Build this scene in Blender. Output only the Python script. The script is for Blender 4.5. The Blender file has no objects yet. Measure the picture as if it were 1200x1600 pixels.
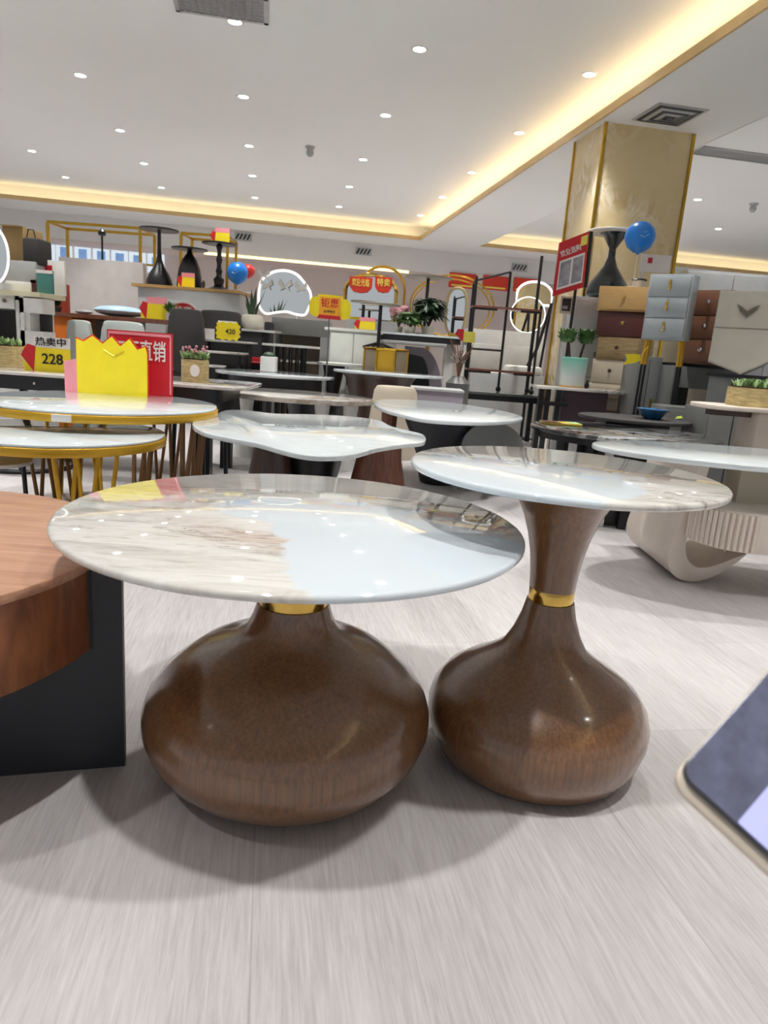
import bpy, bmesh, math, random
from mathutils import Vector, Matrix
random.seed(7)
C = bpy.context.scene.collection
sc = bpy.context.scene
PI = math.pi
# ------------------------------------------------------------------ camera
CAMH, FPX, PITCH, ROLL, AZ = 0.744, 1080.0, math.radians(13.3), math.radians(4.2), math.radians(10)
cp, sp, cr, sr = math.cos(PITCH), math.sin(PITCH), math.cos(ROLL), math.sin(ROLL)
FWD = Vector((0, cp, -sp)); U0 = Vector((0, sp, cp)); R0 = Vector((1, 0, 0))
RC = cr*R0 + sr*U0; UC = -sr*R0 + cr*U0
CAMPOS = Vector((0, 0, CAMH))
cam = bpy.data.cameras.new('camera'); camo = bpy.data.objects.new('camera', cam); C.objects.link(camo)
M3 = Matrix((RC, UC, -FWD)).transposed()
camo.matrix_world = Matrix.Translation(CAMPOS) @ M3.to_4x4()
cam.sensor_fit = 'VERTICAL'; cam.sensor_height = 36; cam.lens = FPX/1600*36
cam.clip_start = 0.02; cam.clip_end = 100
cam.dof.use_dof = True; cam.dof.focus_distance = 1.9; cam.dof.aperture_fstop = 10.0
sc.camera = camo
def ray(x, y): return FWD + (x-600)/FPX*RC + (800-y)/FPX*UC
def P(x, y, Y):                      # photo measurement: point at depth Y
    d = ray(x, y); return CAMPOS + d*(Y/d.y)
def G(x, y, z):                      # photo measurement: point at height z
    d = ray(x, y); return CAMPOS + d*((z-CAMH)/d.z)
UV = Vector((math.cos(AZ), math.sin(AZ), 0)); WV = Vector((-math.sin(AZ), math.cos(AZ), 0))
def room(u, w, z=0): v = UV*u + WV*w; return Vector((v.x, v.y, z))
# ------------------------------------------------------------------ materials
def lin(c): return tuple((x/12.92 if x <= .04045 else ((x+.055)/1.055)**2.4) for x in (v/255 for v in c))
def rgba(c): return (*lin(c), 1)
class NT:
    def __init__(s, name):
        s.m = bpy.data.materials.new(name); s.m.use_nodes = True; s.t = s.m.node_tree
        s.b = s.t.nodes['Principled BSDF']; s.co = s.n('ShaderNodeTexCoord').outputs['Object']
    def n(s, typ, **kw):
        nd = s.t.nodes.new(typ)
        for k, v in kw.items():
            if k.startswith('_'): setattr(nd, k[1:], v)
            else:
                i = nd.inputs[int(k[1:])] if k[0] == 'i' and k[1:].isdigit() else nd.inputs[k]
                s.set(i, v)
        return nd
    def set(s, i, v):
        if isinstance(v, bpy.types.NodeSocket): s.t.links.new(v, i)
        else: i.default_value = v
    def math(s, op, a, b=0.0, c=0.0):
        nd = s.t.nodes.new('ShaderNodeMath'); nd.operation = op
        s.set(nd.inputs[0], a); s.set(nd.inputs[1], b); s.set(nd.inputs[2], c); return nd.outputs[0]
    def mapping(s, sc_=(1, 1, 1), rot=(0, 0, 0), loc=(0, 0, 0)):
        return s.n('ShaderNodeMapping', Vector=s.co, Scale=sc_, Rotation=rot, Location=loc).outputs[0]
    def noise(s, vec, scale, detail=3, rough=.55, dist=0):
        return s.n('ShaderNodeTexNoise', Vector=vec, Scale=scale, Detail=detail, Roughness=rough, Distortion=dist).outputs['Fac']
    def mix(s, f, a, b):
        nd = s.t.nodes.new('ShaderNodeMix'); nd.data_type = 'RGBA'
        s.set(nd.inputs[0], f); s.set(nd.inputs[6], a); s.set(nd.inputs[7], b); return nd.outputs[2]
    def ramp(s, f, stops):
        nd = s.t.nodes.new('ShaderNodeValToRGB'); s.t.links.new(f, nd.inputs[0]); e = nd.color_ramp.elements
        while len(e) < len(stops): e.new(.5)
        for q, (p, c) in zip(e, stops): q.position = p; q.color = c if len(c) == 4 else rgba(c)
        return nd.outputs[0]
    def bump(s, h, strength=.1, dist=.002):
        s.set(s.b.inputs['Normal'], s.n('ShaderNodeBump', Strength=strength, Distance=dist, Height=h).outputs[0])
    def P(s, **kw):
        for k, v in kw.items(): s.set(s.b.inputs[k.replace('_', ' ')], v)
MATS = {}
def mat(name, c, rough=.5, metal=0., var=.06, nscale=6., coat=0., emis=0., stretch=(1, 1, 1), bump=0.):
    """plain procedural surface: base colour with gentle mottling"""
    if name in MATS: return MATS[name]
    t = NT(name); f = t.noise(t.mapping(stretch), nscale, 4)
    d = tuple(max(0, v*(1-var*1.6)) for v in c); h = tuple(min(255, v*(1+var)) for v in c)
    col = t.mix(f, rgba(d), rgba(h))
    t.P(Base_Color=col, Roughness=rough, Metallic=metal, Coat_Weight=coat, Coat_Roughness=.08)
    if emis: t.P(Emission_Color=rgba(c), Emission_Strength=emis)
    if bump: t.bump(f, bump)
    MATS[name] = t.m; return t.m
def wood(name, a, b, rough=.35, scale=(30, 30, 1.6), coat=.3, ns=3., cior=1.5):
    t = NT(name); v = t.mapping(scale)
    f1 = t.noise(v, ns, 6, .65, .6); f2 = t.noise(t.mapping(tuple(x*.12 for x in scale)), ns, 3)
    f = t.math('ADD', t.math('MULTIPLY', f1, .88), t.math('MULTIPLY', f2, .12))
    t.P(Base_Color=t.ramp(f, [(.3, a), (.68, b)]), Roughness=rough, Coat_Weight=coat, Coat_Roughness=.12)
    t.bump(f1, .05); t.b.inputs['Coat IOR'].default_value = cior; MATS[name] = t.m; return t.m
def marble(name, base, vein, tint, scale=4., rough=.06, rotz=.3, amount=1.0, stretch=(1, 2.2, 1)):
    t = NT(name); v = t.mapping(stretch, (0, 0, rotz), (random.random()*9, random.random()*9, 0))
    n1 = t.noise(v, scale, 8, .62, 1.2); n2 = t.noise(v, scale*.45, 4, .5, .8)
    vein_f = t.math('MULTIPLY', t.math('SUBTRACT', 1, t.math('MULTIPLY', t.math('ABSOLUTE', t.math('SUBTRACT', n1, .5)), 9)), amount)
    vein_f = t.math('MULTIPLY', t.math('MAXIMUM', vein_f, 0), t.math('MULTIPLY', t.math('MAXIMUM', t.math('SUBTRACT', n2, .42), 0), 5))
    col = t.mix(t.math('MINIMUM', t.math('MULTIPLY', t.math('MAXIMUM', t.math('SUBTRACT', n2, .4), 0), 4), 1), rgba(base), rgba(tint))
    col = t.mix(t.math('MINIMUM', vein_f, 1), col, rgba(vein))
    t.P(Base_Color=col, Roughness=rough, Coat_Weight=.5, Coat_Roughness=.02); MATS[name] = t.m; return t.m
def emit(name, c, s):
    t = NT(name); t.P(Base_Color=rgba(c), Emission_Color=rgba(c), Emission_Strength=s); MATS[name] = t.m; return t.m
def slab_marble(name, ells, rust):
    """pandora-like slate: veined beige field with smooth milky patches; ells = [(cx,cy,rx,ry,rot)] patches in table coordinates"""
    t = NT(name); co = t.co
    wob = t.n('ShaderNodeTexNoise', Vector=co, Scale=7., Detail=5, Roughness=.6).outputs['Color']
    wv = t.n('ShaderNodeVectorMath', _operation='SUBTRACT', i0=wob, i1=(.5, .5, .5)).outputs[0]
    wv = t.n('ShaderNodeVectorMath', _operation='SCALE', i0=wv, Scale=.13).outputs[0]
    pos = t.n('ShaderNodeVectorMath', _operation='ADD', i0=co, i1=wv).outputs[0]
    mask = None
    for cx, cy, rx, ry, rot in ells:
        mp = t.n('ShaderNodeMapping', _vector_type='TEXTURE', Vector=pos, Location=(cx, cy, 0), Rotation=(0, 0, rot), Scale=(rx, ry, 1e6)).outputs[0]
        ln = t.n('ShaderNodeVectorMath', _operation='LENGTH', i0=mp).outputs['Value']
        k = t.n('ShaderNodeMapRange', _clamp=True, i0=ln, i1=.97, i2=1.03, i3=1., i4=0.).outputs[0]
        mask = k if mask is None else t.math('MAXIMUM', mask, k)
    v = t.n('ShaderNodeMapping', Vector=co, Rotation=(0, 0, .45), Scale=(3.2, 11, 1)).outputs[0]
    n1 = t.noise(v, 1.5, 9, .68, 1.1); n2 = t.noise(v, .55, 5, .55, .5)
    v2 = t.n('ShaderNodeMapping', Vector=co, Rotation=(0, 0, .35), Scale=(4, 13, 1), Location=(3, 1, 0)).outputs[0]
    n3 = t.noise(v2, .9, 8, .7, 1.5)
    col = t.ramp(n1, [(.28, (158, 150, 140)), (.42, (206, 203, 196)), (.55, (226, 225, 220)), (.75, (202, 197, 186))])
    tan = t.math('MULTIPLY', t.n('ShaderNodeMapRange', _clamp=True, i0=n2, i1=.54, i2=.7, i3=0., i4=.4).outputs[0], 1)
    col = t.mix(tan, col, rgba((186, 170, 142)))
    dk = t.n('ShaderNodeMapRange', _clamp=True, i0=t.math('ABSOLUTE', t.math('SUBTRACT', n3, .5)), i1=0., i2=.03, i3=.75, i4=0.).outputs[0]
    dk = t.math('MULTIPLY', dk, t.n('ShaderNodeMapRange', _clamp=True, i0=n2, i1=.5, i2=.6, i3=0., i4=1.).outputs[0])
    col = t.mix(dk, col, rgba((112, 100, 88)))
    rx, ry, rr = rust
    mp = t.n('ShaderNodeMapping', _vector_type='TEXTURE', Vector=pos, Location=(rx, ry, 0), Rotation=(0, 0, -.5), Scale=(rr*1.6, rr*.6, 1e6)).outputs[0]
    ln = t.n('ShaderNodeVectorMath', _operation='LENGTH', i0=mp).outputs['Value']
    col = t.mix(t.math('MULTIPLY', t.n('ShaderNodeMapRange', _clamp=True, i0=ln, i1=.1, i2=1.1, i3=.55, i4=0.).outputs[0], n1), col, rgba((170, 112, 72)))
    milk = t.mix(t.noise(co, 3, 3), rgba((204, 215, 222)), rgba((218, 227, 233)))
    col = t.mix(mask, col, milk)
    t.P(Base_Color=col, Roughness=.05, Coat_Weight=.6, Coat_Roughness=.015); MATS[name] = t.m; return t.m

WHITE = mat('white lacquer', (226, 226, 222), .35)
CREAM = mat('cream lacquer', (222, 210, 198), .4)
CREAM2 = mat('cream cabinet paint', (205, 200, 186), .4)
BLACK = mat('black powder coat', (22, 22, 25), .35)
SOFTBLACK = mat('matte black board', (34, 36, 42), .5)
CHAR = mat('charcoal upholstery', (58, 56, 56), .8, nscale=40)
DGREY = mat('dark grey lacquer', (118, 120, 119), .4)
TOPWHITE = mat('cool white sintered top', (226, 235, 238), .12, coat=.5)
BRONZE = mat('antique bronze rod', (134, 96, 58), .35, .5)
GREY = mat('mid grey lacquer', (150, 152, 150), .4)
LGREY = mat('light grey lacquer', (186, 188, 188), .4)
PALEBLUE = mat('pale grey blue lacquer', (170, 178, 182), .35)
GOLD = mat('brushed gold metal', (212, 168, 60), .22, 1., nscale=30, stretch=(1, 1, 12))
GOLDP = mat('gold paint', (206, 160, 40), .35, .35)
BRASS = mat('polished brass', (216, 180, 96), .12, 1.)
CHROME = mat('polished chrome', (205, 205, 205), .12, 1.)
MIRROR = mat('mirror glass', (235, 238, 238), .02, 1., var=.005)
RED = mat('red card', (200, 28, 40), .5)
ORED = mat('vermilion card', (206, 52, 28), .5)
YEL = mat('yellow card', (250, 222, 30), .5)
YEL2 = mat('pale yellow card', (240, 226, 96), .5)
PINK = mat('pink card', (236, 150, 160), .5)
WCARD = mat('white card', (238, 234, 230), .5)
INK = mat('black ink', (20, 20, 20), .6)
ORANGE = mat('orange lacquer', (214, 110, 24), .45)
TEAL = mat('teal card', (74, 134, 128), .5)
BROWN = mat('brown leather', (118, 78, 58), .45, nscale=50)
MAROON = mat('maroon lacquer', (84, 40, 36), .35)
TAN = mat('tan veneer', (196, 158, 100), .4, stretch=(2, 2, 14))
BEIGE = mat('beige lacquer', (196, 184, 164), .45)
TAUPE = mat('taupe lacquer', (160, 144, 122), .45)
GREEN = mat('leaf green', (70, 104, 52), .5, var=.3, nscale=20)
DKGREEN = mat('deep leaf green', (40, 66, 40), .45, var=.3, nscale=20)
LIME = mat('succulent green', (150, 180, 120), .5, var=.2, nscale=20)
PINKF = mat('pink petals', (214, 150, 160), .6, var=.2)
WICKER = mat('woven wicker', (190, 170, 120), .7, var=.3, nscale=22, stretch=(1, 1, 5), bump=.5)
CARD = mat('kraft cardboard', (168, 140, 92), .7)
SOIL = mat('potting soil', (70, 52, 40), .9)
BLUEB = mat('blue balloon latex', (24, 128, 226), .3)
REDB = mat('red balloon latex', (226, 60, 60), .3)
LAV = mat('lavender grey lacquer', (160, 152, 164), .4)
STEELV = mat('grille aluminium', (176, 178, 178), .4, .3)
SLOT = mat('grille slot', (60, 62, 64), .6)
LED = emit('led mirror strip', (255, 255, 255), 1.05)
WALNUT = wood('walnut stained wood', (88, 57, 33), (134, 93, 57), .34, (64, 64, .6), .9, 3., 1.58)
ROSE = wood('reddish walnut veneer', (84, 44, 32), (132, 78, 54), .35, (22, 22, 1.2))
DRUMTOP = wood('walnut veneer top', (166, 116, 90), (204, 158, 128), .4, (1.2, 14, 14))
DRUMSIDE = wood('walnut veneer apron', (96, 54, 32), (150, 92, 58), .4, (8, 8, 2))
SHELFWOOD = wood('red brown shelf board', (104, 56, 44), (146, 84, 66), .4, (2, 24, 24))
DKBROWN = wood('dark brown base wood', (46, 32, 27), (82, 58, 48), .4, (20, 20, 1.5))
RUSTIC = wood('rustic oak', (112, 90, 58), (168, 142, 98), .6, (3, 20, 20))
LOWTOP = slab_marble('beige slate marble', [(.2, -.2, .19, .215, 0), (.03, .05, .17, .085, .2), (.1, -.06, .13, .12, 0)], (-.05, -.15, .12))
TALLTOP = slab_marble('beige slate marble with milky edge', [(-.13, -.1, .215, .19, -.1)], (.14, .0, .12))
MGREY = marble('grey veined marble', (212, 208, 202), (128, 122, 116), (190, 186, 182))
MWHITE = marble('white marble', (224, 234, 237), (180, 186, 190), (212, 222, 226), amount=.4)
MCREAM = marble('cream marble', (216, 206, 190), (160, 140, 112), (204, 200, 196))
MBLACK = marble('black marble', (30, 32, 34), (190, 190, 188), (66, 70, 72), 5., .08)
MBLUE = marble('blue grey marble', (196, 200, 202), (96, 112, 130), (150, 162, 172))
COLMARBLE = marble('beige column marble', (222, 200, 152), (242, 230, 200), (198, 172, 122), 3., .2, .8)
# ------------------------------------------------------------------ mesh builder
class MB:
    def __init__(s): s.v = []; s.f = []
    def add(s, vs, fs):
        o = len(s.v); s.v += [tuple(v) for v in vs]; s.f += [tuple(i+o for i in f) for f in fs]; return s
    def box(s, x0, x1, y0, y1, z0, z1, rz=0., c=None):
        vs = [(x, y, z) for z in (z0, z1) for x, y in ((x0, y0), (x1, y0), (x1, y1), (x0, y1))]
        if rz:
            cx, cy = c or ((x0+x1)/2, (y0+y1)/2); a, b = math.cos(rz), math.sin(rz)
            vs = [(cx+(x-cx)*a-(y-cy)*b, cy+(x-cx)*b+(y-cy)*a, z) for x, y, z in vs]
        return s.add(vs, [(0, 3, 2, 1), (4, 5, 6, 7), (0, 1, 5, 4), (1, 2, 6, 5), (2, 3, 7, 6), (3, 0, 4, 7)])
    def lathe(s, prof, n=48, c=(0, 0), fr=None, z=0., cap=True):
        """prof (r,z) bottom to top; fr(theta) scales the radius"""
        vs = []; fs = []; k = len(prof)
        for i in range(n):
            t = 2*PI*i/n; q = fr(t) if fr else 1
            for r, h in prof: vs.append((c[0]+r*q*math.cos(t), c[1]+r*q*math.sin(t), h+z))
        for i in range(n):
            j = (i+1) % n
            for a in range(k-1): fs.append((i*k+a, j*k+a, j*k+a+1, i*k+a+1))
        if cap and prof[0][0] > 1e-6: fs.append(tuple(i*k for i in reversed(range(n))))
        if cap and prof[-1][0] > 1e-6: fs.append(tuple(i*k+k-1 for i in range(n)))
        return s.add(vs, fs)
    def slab(s, r, z0, z1, n=64, c=(0, 0), fr=None, e=.003):
        return s.lathe([(r-e*1.5, z0), (r-e*.4, z0+e*.4), (r, z0+e), (r, z1-e), (r-e*.4, z1-e*.4), (r-e*1.5, z1)], n, c, fr)
    def tube(s, pts, r, n=8, closed=False):
        pts = [Vector(p) for p in pts]; k = len(pts); vs = []; fs = []
        rr = r if isinstance(r, (list, tuple)) else [r]*k
        ref = None
        for i, p in enumerate(pts):
            a = pts[i-1] if (i or closed) else p; b = pts[(i+1) % k] if (i < k-1 or closed) else p
            d = (b-a).normalized()
            if ref is None: ref = d.orthogonal().normalized()
            else: ref = (ref-d*ref.dot(d)).normalized()
            o = d.cross(ref)
            for j in range(n):
                t = 2*PI*j/n; vs.append(p+ref*rr[i]*math.cos(t)+o*rr[i]*math.sin(t))
        for i in range(k if closed else k-1):
            for j in range(n):
                a, b = i*n+j, i*n+(j+1) % n; i2 = (i+1) % k; c, d = i2*n+(j+1) % n, i2*n+j
                fs.append((a, b, c, d))
        if not closed: fs.append(tuple(reversed(range(n)))); fs.append(tuple((k-1)*n+j for j in range(n)))
        return s.add(vs, fs)
    def prism(s, poly, a0, a1, axis='z'):
        f = {'z': lambda p, h: (p[0], p[1], h), 'y': lambda p, h: (p[0], h, p[1]), 'x': lambda p, h: (h, p[0], p[1])}[axis]
        n = len(poly); vs = [f(p, a0) for p in poly]+[f(p, a1) for p in poly]
        return s.add(vs, [tuple(reversed(range(n))), tuple(range(n, 2*n))]+[(i, (i+1) % n, n+(i+1) % n, n+i) for i in range(n)])
    def ball(s, c, r, n=20, m=12):
        r = r if isinstance(r, (list, tuple)) else (r, r, r); vs = [(c[0], c[1], c[2]-r[2])]; fs = []
        for i in range(1, m):
            p = -PI/2+PI*i/m
            for j in range(n):
                t = 2*PI*j/n; vs.append((c[0]+r[0]*math.cos(p)*math.cos(t), c[1]+r[1]*math.cos(p)*math.sin(t), c[2]+r[2]*math.sin(p)))
        vs.append((c[0], c[1], c[2]+r[2])); L = len(vs)-1
        for j in range(n):
            fs.append((0, 1+(j+1) % n, 1+j)); fs.append((L, L-n+j, L-n+(j+1) % n))
            for i in range(m-2):
                a = 1+i*n; fs.append((a+j, a+(j+1) % n, a+n+(j+1) % n, a+n+j))
        return s.add(vs, fs)
    def leaf(s, base, d, L, w, droop=.3):
        """one leaf: a bent two-quad blade"""
        base = Vector(base); d = Vector(d).normalized(); side = d.cross(Vector((0, 0, 1)))
        if side.length < .05: side = Vector((random.uniform(-1, 1), random.uniform(-1, 1), 0))
        side.normalize(); up = side.cross(d)
        m = base+d*L*.5+up*L*.05; e = base+d*L-Vector((0, 0, droop*L))
        vs = [base-side*w*.15, base+side*w*.15, m+side*w*.5, m-side*w*.5, m+up*w*.12, e]
        return s.add(vs, [(0, 1, 2, 4), (0, 4, 3), (3, 4, 5), (4, 2, 5)])
    def build(s, name, m, parent=None, loc=None, bevel=0., ang=40, rz=0.):
        me = bpy.data.meshes.new(name); me.from_pydata(s.v, [], s.f)
        bm = bmesh.new(); bm.from_mesh(me); bmesh.ops.recalc_face_normals(bm, faces=bm.faces)
        if bevel:
            ed = [e for e in bm.edges if len(e.link_faces) == 2 and e.calc_face_angle() > .6]
            bmesh.ops.bevel(bm, geom=ed, offset=bevel, segments=2, profile=.5, affect='EDGES', clamp_overlap=True)
        bm.to_mesh(me); bm.free(); me.shade_smooth(); me.set_sharp_from_angle(angle=math.radians(ang))
        me.materials.append(m); o = bpy.data.objects.new(name, me); C.objects.link(o)
        if parent: o.parent = parent
        if loc is not None: o.location = loc
        if rz: o.rotation_euler.z = rz
        return o
def tag(o, label, cat, group=None, kind=None):
    if label: o['label'] = label
    if cat: o['category'] = cat
    if group: o['group'] = group
    if kind: o['kind'] = kind
    return o
def E(name, label, cat, loc, rz=0., group=None):
    o = bpy.data.objects.new(name, None); o.empty_display_size = .1; C.objects.link(o)
    o.location = loc; o.rotation_euler.z = rz; return tag(o, label, cat, group)
def struct(name, mb, m, loc=None, rz=0.): return tag(mb.build(name, m, loc=loc, rz=rz), None, None, None, 'structure')
def copy_tree(o, parent=None):
    c = o.copy(); C.objects.link(c)
    if parent: c.parent = parent
    for ch in o.children: copy_tree(ch, c)
    return c
def text(s, m, parent, x, z, size, y=-.004, name='lettering', width=None, rot=(PI/2, 0, 0)):
    """writing as a thin mesh on a board's front (local -y), centred at x,z"""
    cu = bpy.data.curves.new('writing', 'FONT'); cu.body = s; cu.size = size; cu.align_x = 'CENTER'; cu.align_y = 'CENTER'; cu.extrude = .0008; cu.offset = size*.012
    to = bpy.data.objects.new('writing', cu); C.objects.link(to)
    me = bpy.data.meshes.new_from_object(to.evaluated_get(bpy.context.evaluated_depsgraph_get()))
    bpy.data.objects.remove(to); bpy.data.curves.remove(cu)
    me.materials.clear(); me.materials.append(m); o = bpy.data.objects.new(name, me); C.objects.link(o)
    o.parent = parent; o.location = (x, y, z); o.rotation_euler = rot
    if width and me.vertices:
        w = max(v.co.x for v in me.vertices)-min(v.co.x for v in me.vertices)
        o.scale = (width/w, 1, 1)
    return o
# ------------------------------------------------------------------ room (built in its own u,w frame, rotated by AZ)
ZS, ZT = 2.70, 2.95                                                  # soffit and tray heights
UL, UR, WF = 2.62, 3.72, 13.15                                       # edges of the beam soffit, far edge of the trays
def floor_mat():
    t = NT('grey oak look floor'); v = t.mapping()
    br = t.n('ShaderNodeTexBrick', Vector=t.n('ShaderNodeMapping', Vector=t.co, Rotation=(0, 0, PI/2)).outputs[0], Scale=1., i5=0.)
    br.offset = .37; br.inputs['Brick Width'].default_value = 1.2; br.inputs['Row Height'].default_value = .6
    br.inputs['Mortar Size'].default_value = .0015; br.inputs['Mortar Smooth'].default_value = .3; br.inputs['Bias'].default_value = 0
    br.inputs['Color1'].default_value = (0, 0, 0, 1); br.inputs['Color2'].default_value = (1, 1, 1, 1); br.inputs['Mortar'].default_value = (.5, .5, .5, 1)
    f = t.noise(t.mapping((170, 9, 1)), 1., 6, .7, .4); g = t.noise(t.mapping((9, 1.2, 1)), 1., 4, .6, .5)
    h = t.math('ADD', t.math('MULTIPLY', f, .62), t.math('MULTIPLY', g, .38))
    h = t.math('ADD', h, t.math('MULTIPLY', t.math('SUBTRACT', br.outputs['Color'], .5), .07))
    col = t.ramp(h, [(.3, (164, 160, 160)), (.5, (193, 189, 189)), (.68, (211, 208, 208))])
    col = t.mix(t.math('MULTIPLY', br.outputs['Fac'], .3), col, rgba((128, 122, 118)))
    t.P(Base_Color=col, Roughness=.42, Specular_IOR_Level=.35); t.bump(f, .12, .001); return t.m
struct('floor', MB().box(-10, 13, -5, 17.2, -.1, 0), floor_mat(), rz=AZ)
CEIL = mat('ceiling paint', (232, 233, 231), .8, var=.01, nscale=1.)
WALLP = mat('back wall paint', (224, 214, 210), .7, var=.02, nscale=1.)
TRIM = mat('gold edge trim', (206, 178, 128), .4, .2)
COVE = emit('warm cove strip', (255, 222, 166), 9.)
COVEF = emit('warm cove strip along far edges', (255, 226, 170), 5.)
COVE2 = emit('warm cove strip far', (255, 230, 172), 1.5)
struct('ceiling', MB().box(-10, UL+.2, -5, WF+.25, ZT, ZT+.1), CEIL, rz=AZ)
struct('ceiling_right', MB().box(UR-.2, 13, -5, WF+.25, ZT, ZT+.1), CEIL, rz=AZ)
struct('ceiling_beam', MB().box(UL, UR, -5, WF, ZS, ZS+.03).box(UL+.2, UR-.2, -5, WF+.2, ZS+.03, ZT+.1), CEIL, rz=AZ)
struct('ceiling_soffit', MB().box(-10, 13, WF, 14.25, ZS, ZS+.03).box(-10, 13, WF+.22, 14.25, ZS+.03, ZT+.1), CEIL, rz=AZ)
struct('wall_bulkhead', MB().box(-10, 13, 14.22, 14.34, 2.27, ZS), mat('bulkhead paint', (214, 212, 210), .7, var=.01), rz=AZ)
struct('ceiling_back', MB().box(-10, 13, 14.34, 17.2, 2.42, 2.55), mat('back ceiling paint', (226, 212, 206), .7, var=.01), rz=AZ)
struct('wall_back', MB().box(-10, 13, 17.0, 17.2, 0, 2.42), WALLP, rz=AZ)
struct('trim_1', MB().box(UL-.02, UL, -5, WF+.0, ZS-.004, ZS+.062), TRIM, rz=AZ)          # lips that hide the strips
struct('trim_2', MB().box(-10, UL, WF-.02, WF, ZS-.004, ZS+.062), TRIM, rz=AZ)
struct('trim_3', MB().box(UR, UR+.02, -5, WF, ZS-.004, ZS+.1), CEIL, rz=AZ)
struct('trim_4', MB().box(UR, 13, WF-.02, WF, ZS-.004, ZS+.062), TRIM, rz=AZ)
struct('trim_5', MB().box(-10, 13, 14.34, 14.42, 2.27, 2.31), TRIM, rz=AZ)
def strip(u0, u1, w0, w1, z, lab, m):
    o = MB().box(u0, u1, w0, w1, z, z+(.012 if z > 2.3 else .046)).build('cove_light_strip', m, rz=AZ); tag(o, lab, 'light strip', 'cove light strips')
strip(UL+.05, UL+.09, -4, WF-.1, ZS+.045, 'long warm cove light strip along the edge of the ceiling beam', COVE)
strip(-9, UL-.1, WF+.05, WF+.09, ZS+.045, 'warm cove light strip along the far edge of the left ceiling tray', COVEF)
strip(UR+.1, 12, WF+.05, WF+.09, ZS+.045, 'warm cove light strip along the far edge of the right ceiling tray', COVEF)
strip(-1.3, 2.65, 14.205, 14.24, 2.222, 'warm cove light strip along the lower edge of the white bulkhead', COVE2)
# downlights
LENS = emit('downlight lens', (255, 252, 244), 14.)
def downlight(u, w, zc, lab):
    p = room(u, w, zc); t = E('downlight', lab, 'ceiling light', p, 0, 'recessed downlights')
    MB().lathe([(.046, -.004), (.060, -.007), (.066, -.003), (.066, 0), (.046, 0)], 28, cap=False).build('trim_ring', WHITE, t)
    MB().lathe([(0, -.0045), (.047, -.0045), (.047, -.001)], 24, cap=False).build('lens', LENS, t)
    l = bpy.data.lights.new('downlight_lamp', 'SPOT'); l.energy = LAMP; l.spot_size = math.radians(74); l.spot_blend = .7
    l.shadow_soft_size = .05; l.color = (1, .98, .955); lo = bpy.data.objects.new('downlight_lamp', l); C.objects.link(lo); lo.location = (p.x, p.y, zc-.03)
LAMP = 128
cols = ((-4.62, 'fourth'), (-3.2, 'third'), (-1.78, 'second'), (-.33, 'first'))
rows = (.45, 2.5, 4.16, 5.78, 7.38, 9.1, 10.65, 12.2)
cname = {-4.62: 'sixth', -3.2: 'fifth', -1.78: 'fourth', -.33: 'third', 1.03: 'second', 2.4: 'first'}
rname = ['above the viewer', 'just past the viewer', 'row before the nearest', 'nearest row', 'second row', 'middle row', 'last but one row', 'row nearest back wall']
for i, w in enumerate(rows):
    for u in cname:
        if w < 4 and u < -4: continue
        downlight(u, w, ZT, 'round downlight in the left tray, %s, %s column from beam' % (rname[i], cname[u]))
for i, w in enumerate((5.9, 7.5, 9.1, 10.7, 12.2)):
    for j, u in enumerate((4.1, 5.5, 6.9)):
        downlight(u, w, ZT, 'round downlight in the right tray, row %s from front, %s column from beam' % (('one', 'two', 'three', 'four', 'five')[i], ('first', 'second', 'third')[j]))
for u in (-6, -4, -2, 0, 2, 4, 6):  # unseen lamps added to brighten the back wall
    downlight(u, 15.6, 2.42, 'round unseen downlight added in the low back ceiling, %s from the left' % ('first', 'second', 'third', 'fourth', 'fifth', 'sixth', 'seventh')[int(u/2+3)])
# ceiling fittings
def grille(name, lab, u, w, z, sx, sy, n, both=False):
    t = E(name, lab, 'air vent', room(u, w, z), AZ)
    f = MB().box(-sx, sx, -sy, -sy+.03, -.012, 0).box(-sx, sx, sy-.03, sy, -.012, 0).box(-sx, -sx+.03, -sy, sy, -.012, 0).box(sx-.03, sx, -sy, sy, -.012, 0)
    f.build('frame', STEELV, t); MB().box(-sx+.03, sx-.03, -sy+.03, sy-.03, -.003, 0).build('backing', SLOT, t)
    b = MB()
    for i in range(n):
        y = -sy+.04+(2*sy-.08)*(i+.5)/n; b.box(-sx+.03, sx-.03, y-.008, y+.006, -.010, -.004)
    if both:
        for i in range(n):
            x = -sx+.04+(2*sx-.08)*(i+.5)/n; b.box(x-.005, x+.005, -sy+.03, sy-.03, -.010, -.005)
    b.build('slat', STEELV, t)
p = G(345, 6, ZT); grille('ceiling_vent', 'grey mesh air grille in the left ceiling tray at the top edge', *((p.dot(UV), p.dot(WV)) + (ZT, .32, .2, 12, True)))
p = G(1160, 243, ZT); grille('ceiling_vent', 'long grey linear air grille in the right ceiling tray', *((p.dot(UV), p.dot(WV)) + (ZT, .55, .14, 8)))
p = G(838, 382, ZT); grille('ceiling_vent', 'small far air grille in the right ceiling tray above the arch mirrors', *((p.dot(UV), p.dot(WV)) + (ZT, .45, .2, 8)))
p = G(1046, 179, ZS); t = E('ceiling_diffuser', 'square four way air diffuser in the beam soffit before the column', 'air vent', (p.x, p.y, ZS), AZ)
MB().box(-.21, .21, -.21, .21, -.008, 0).build('frame', STEELV, t)
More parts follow.
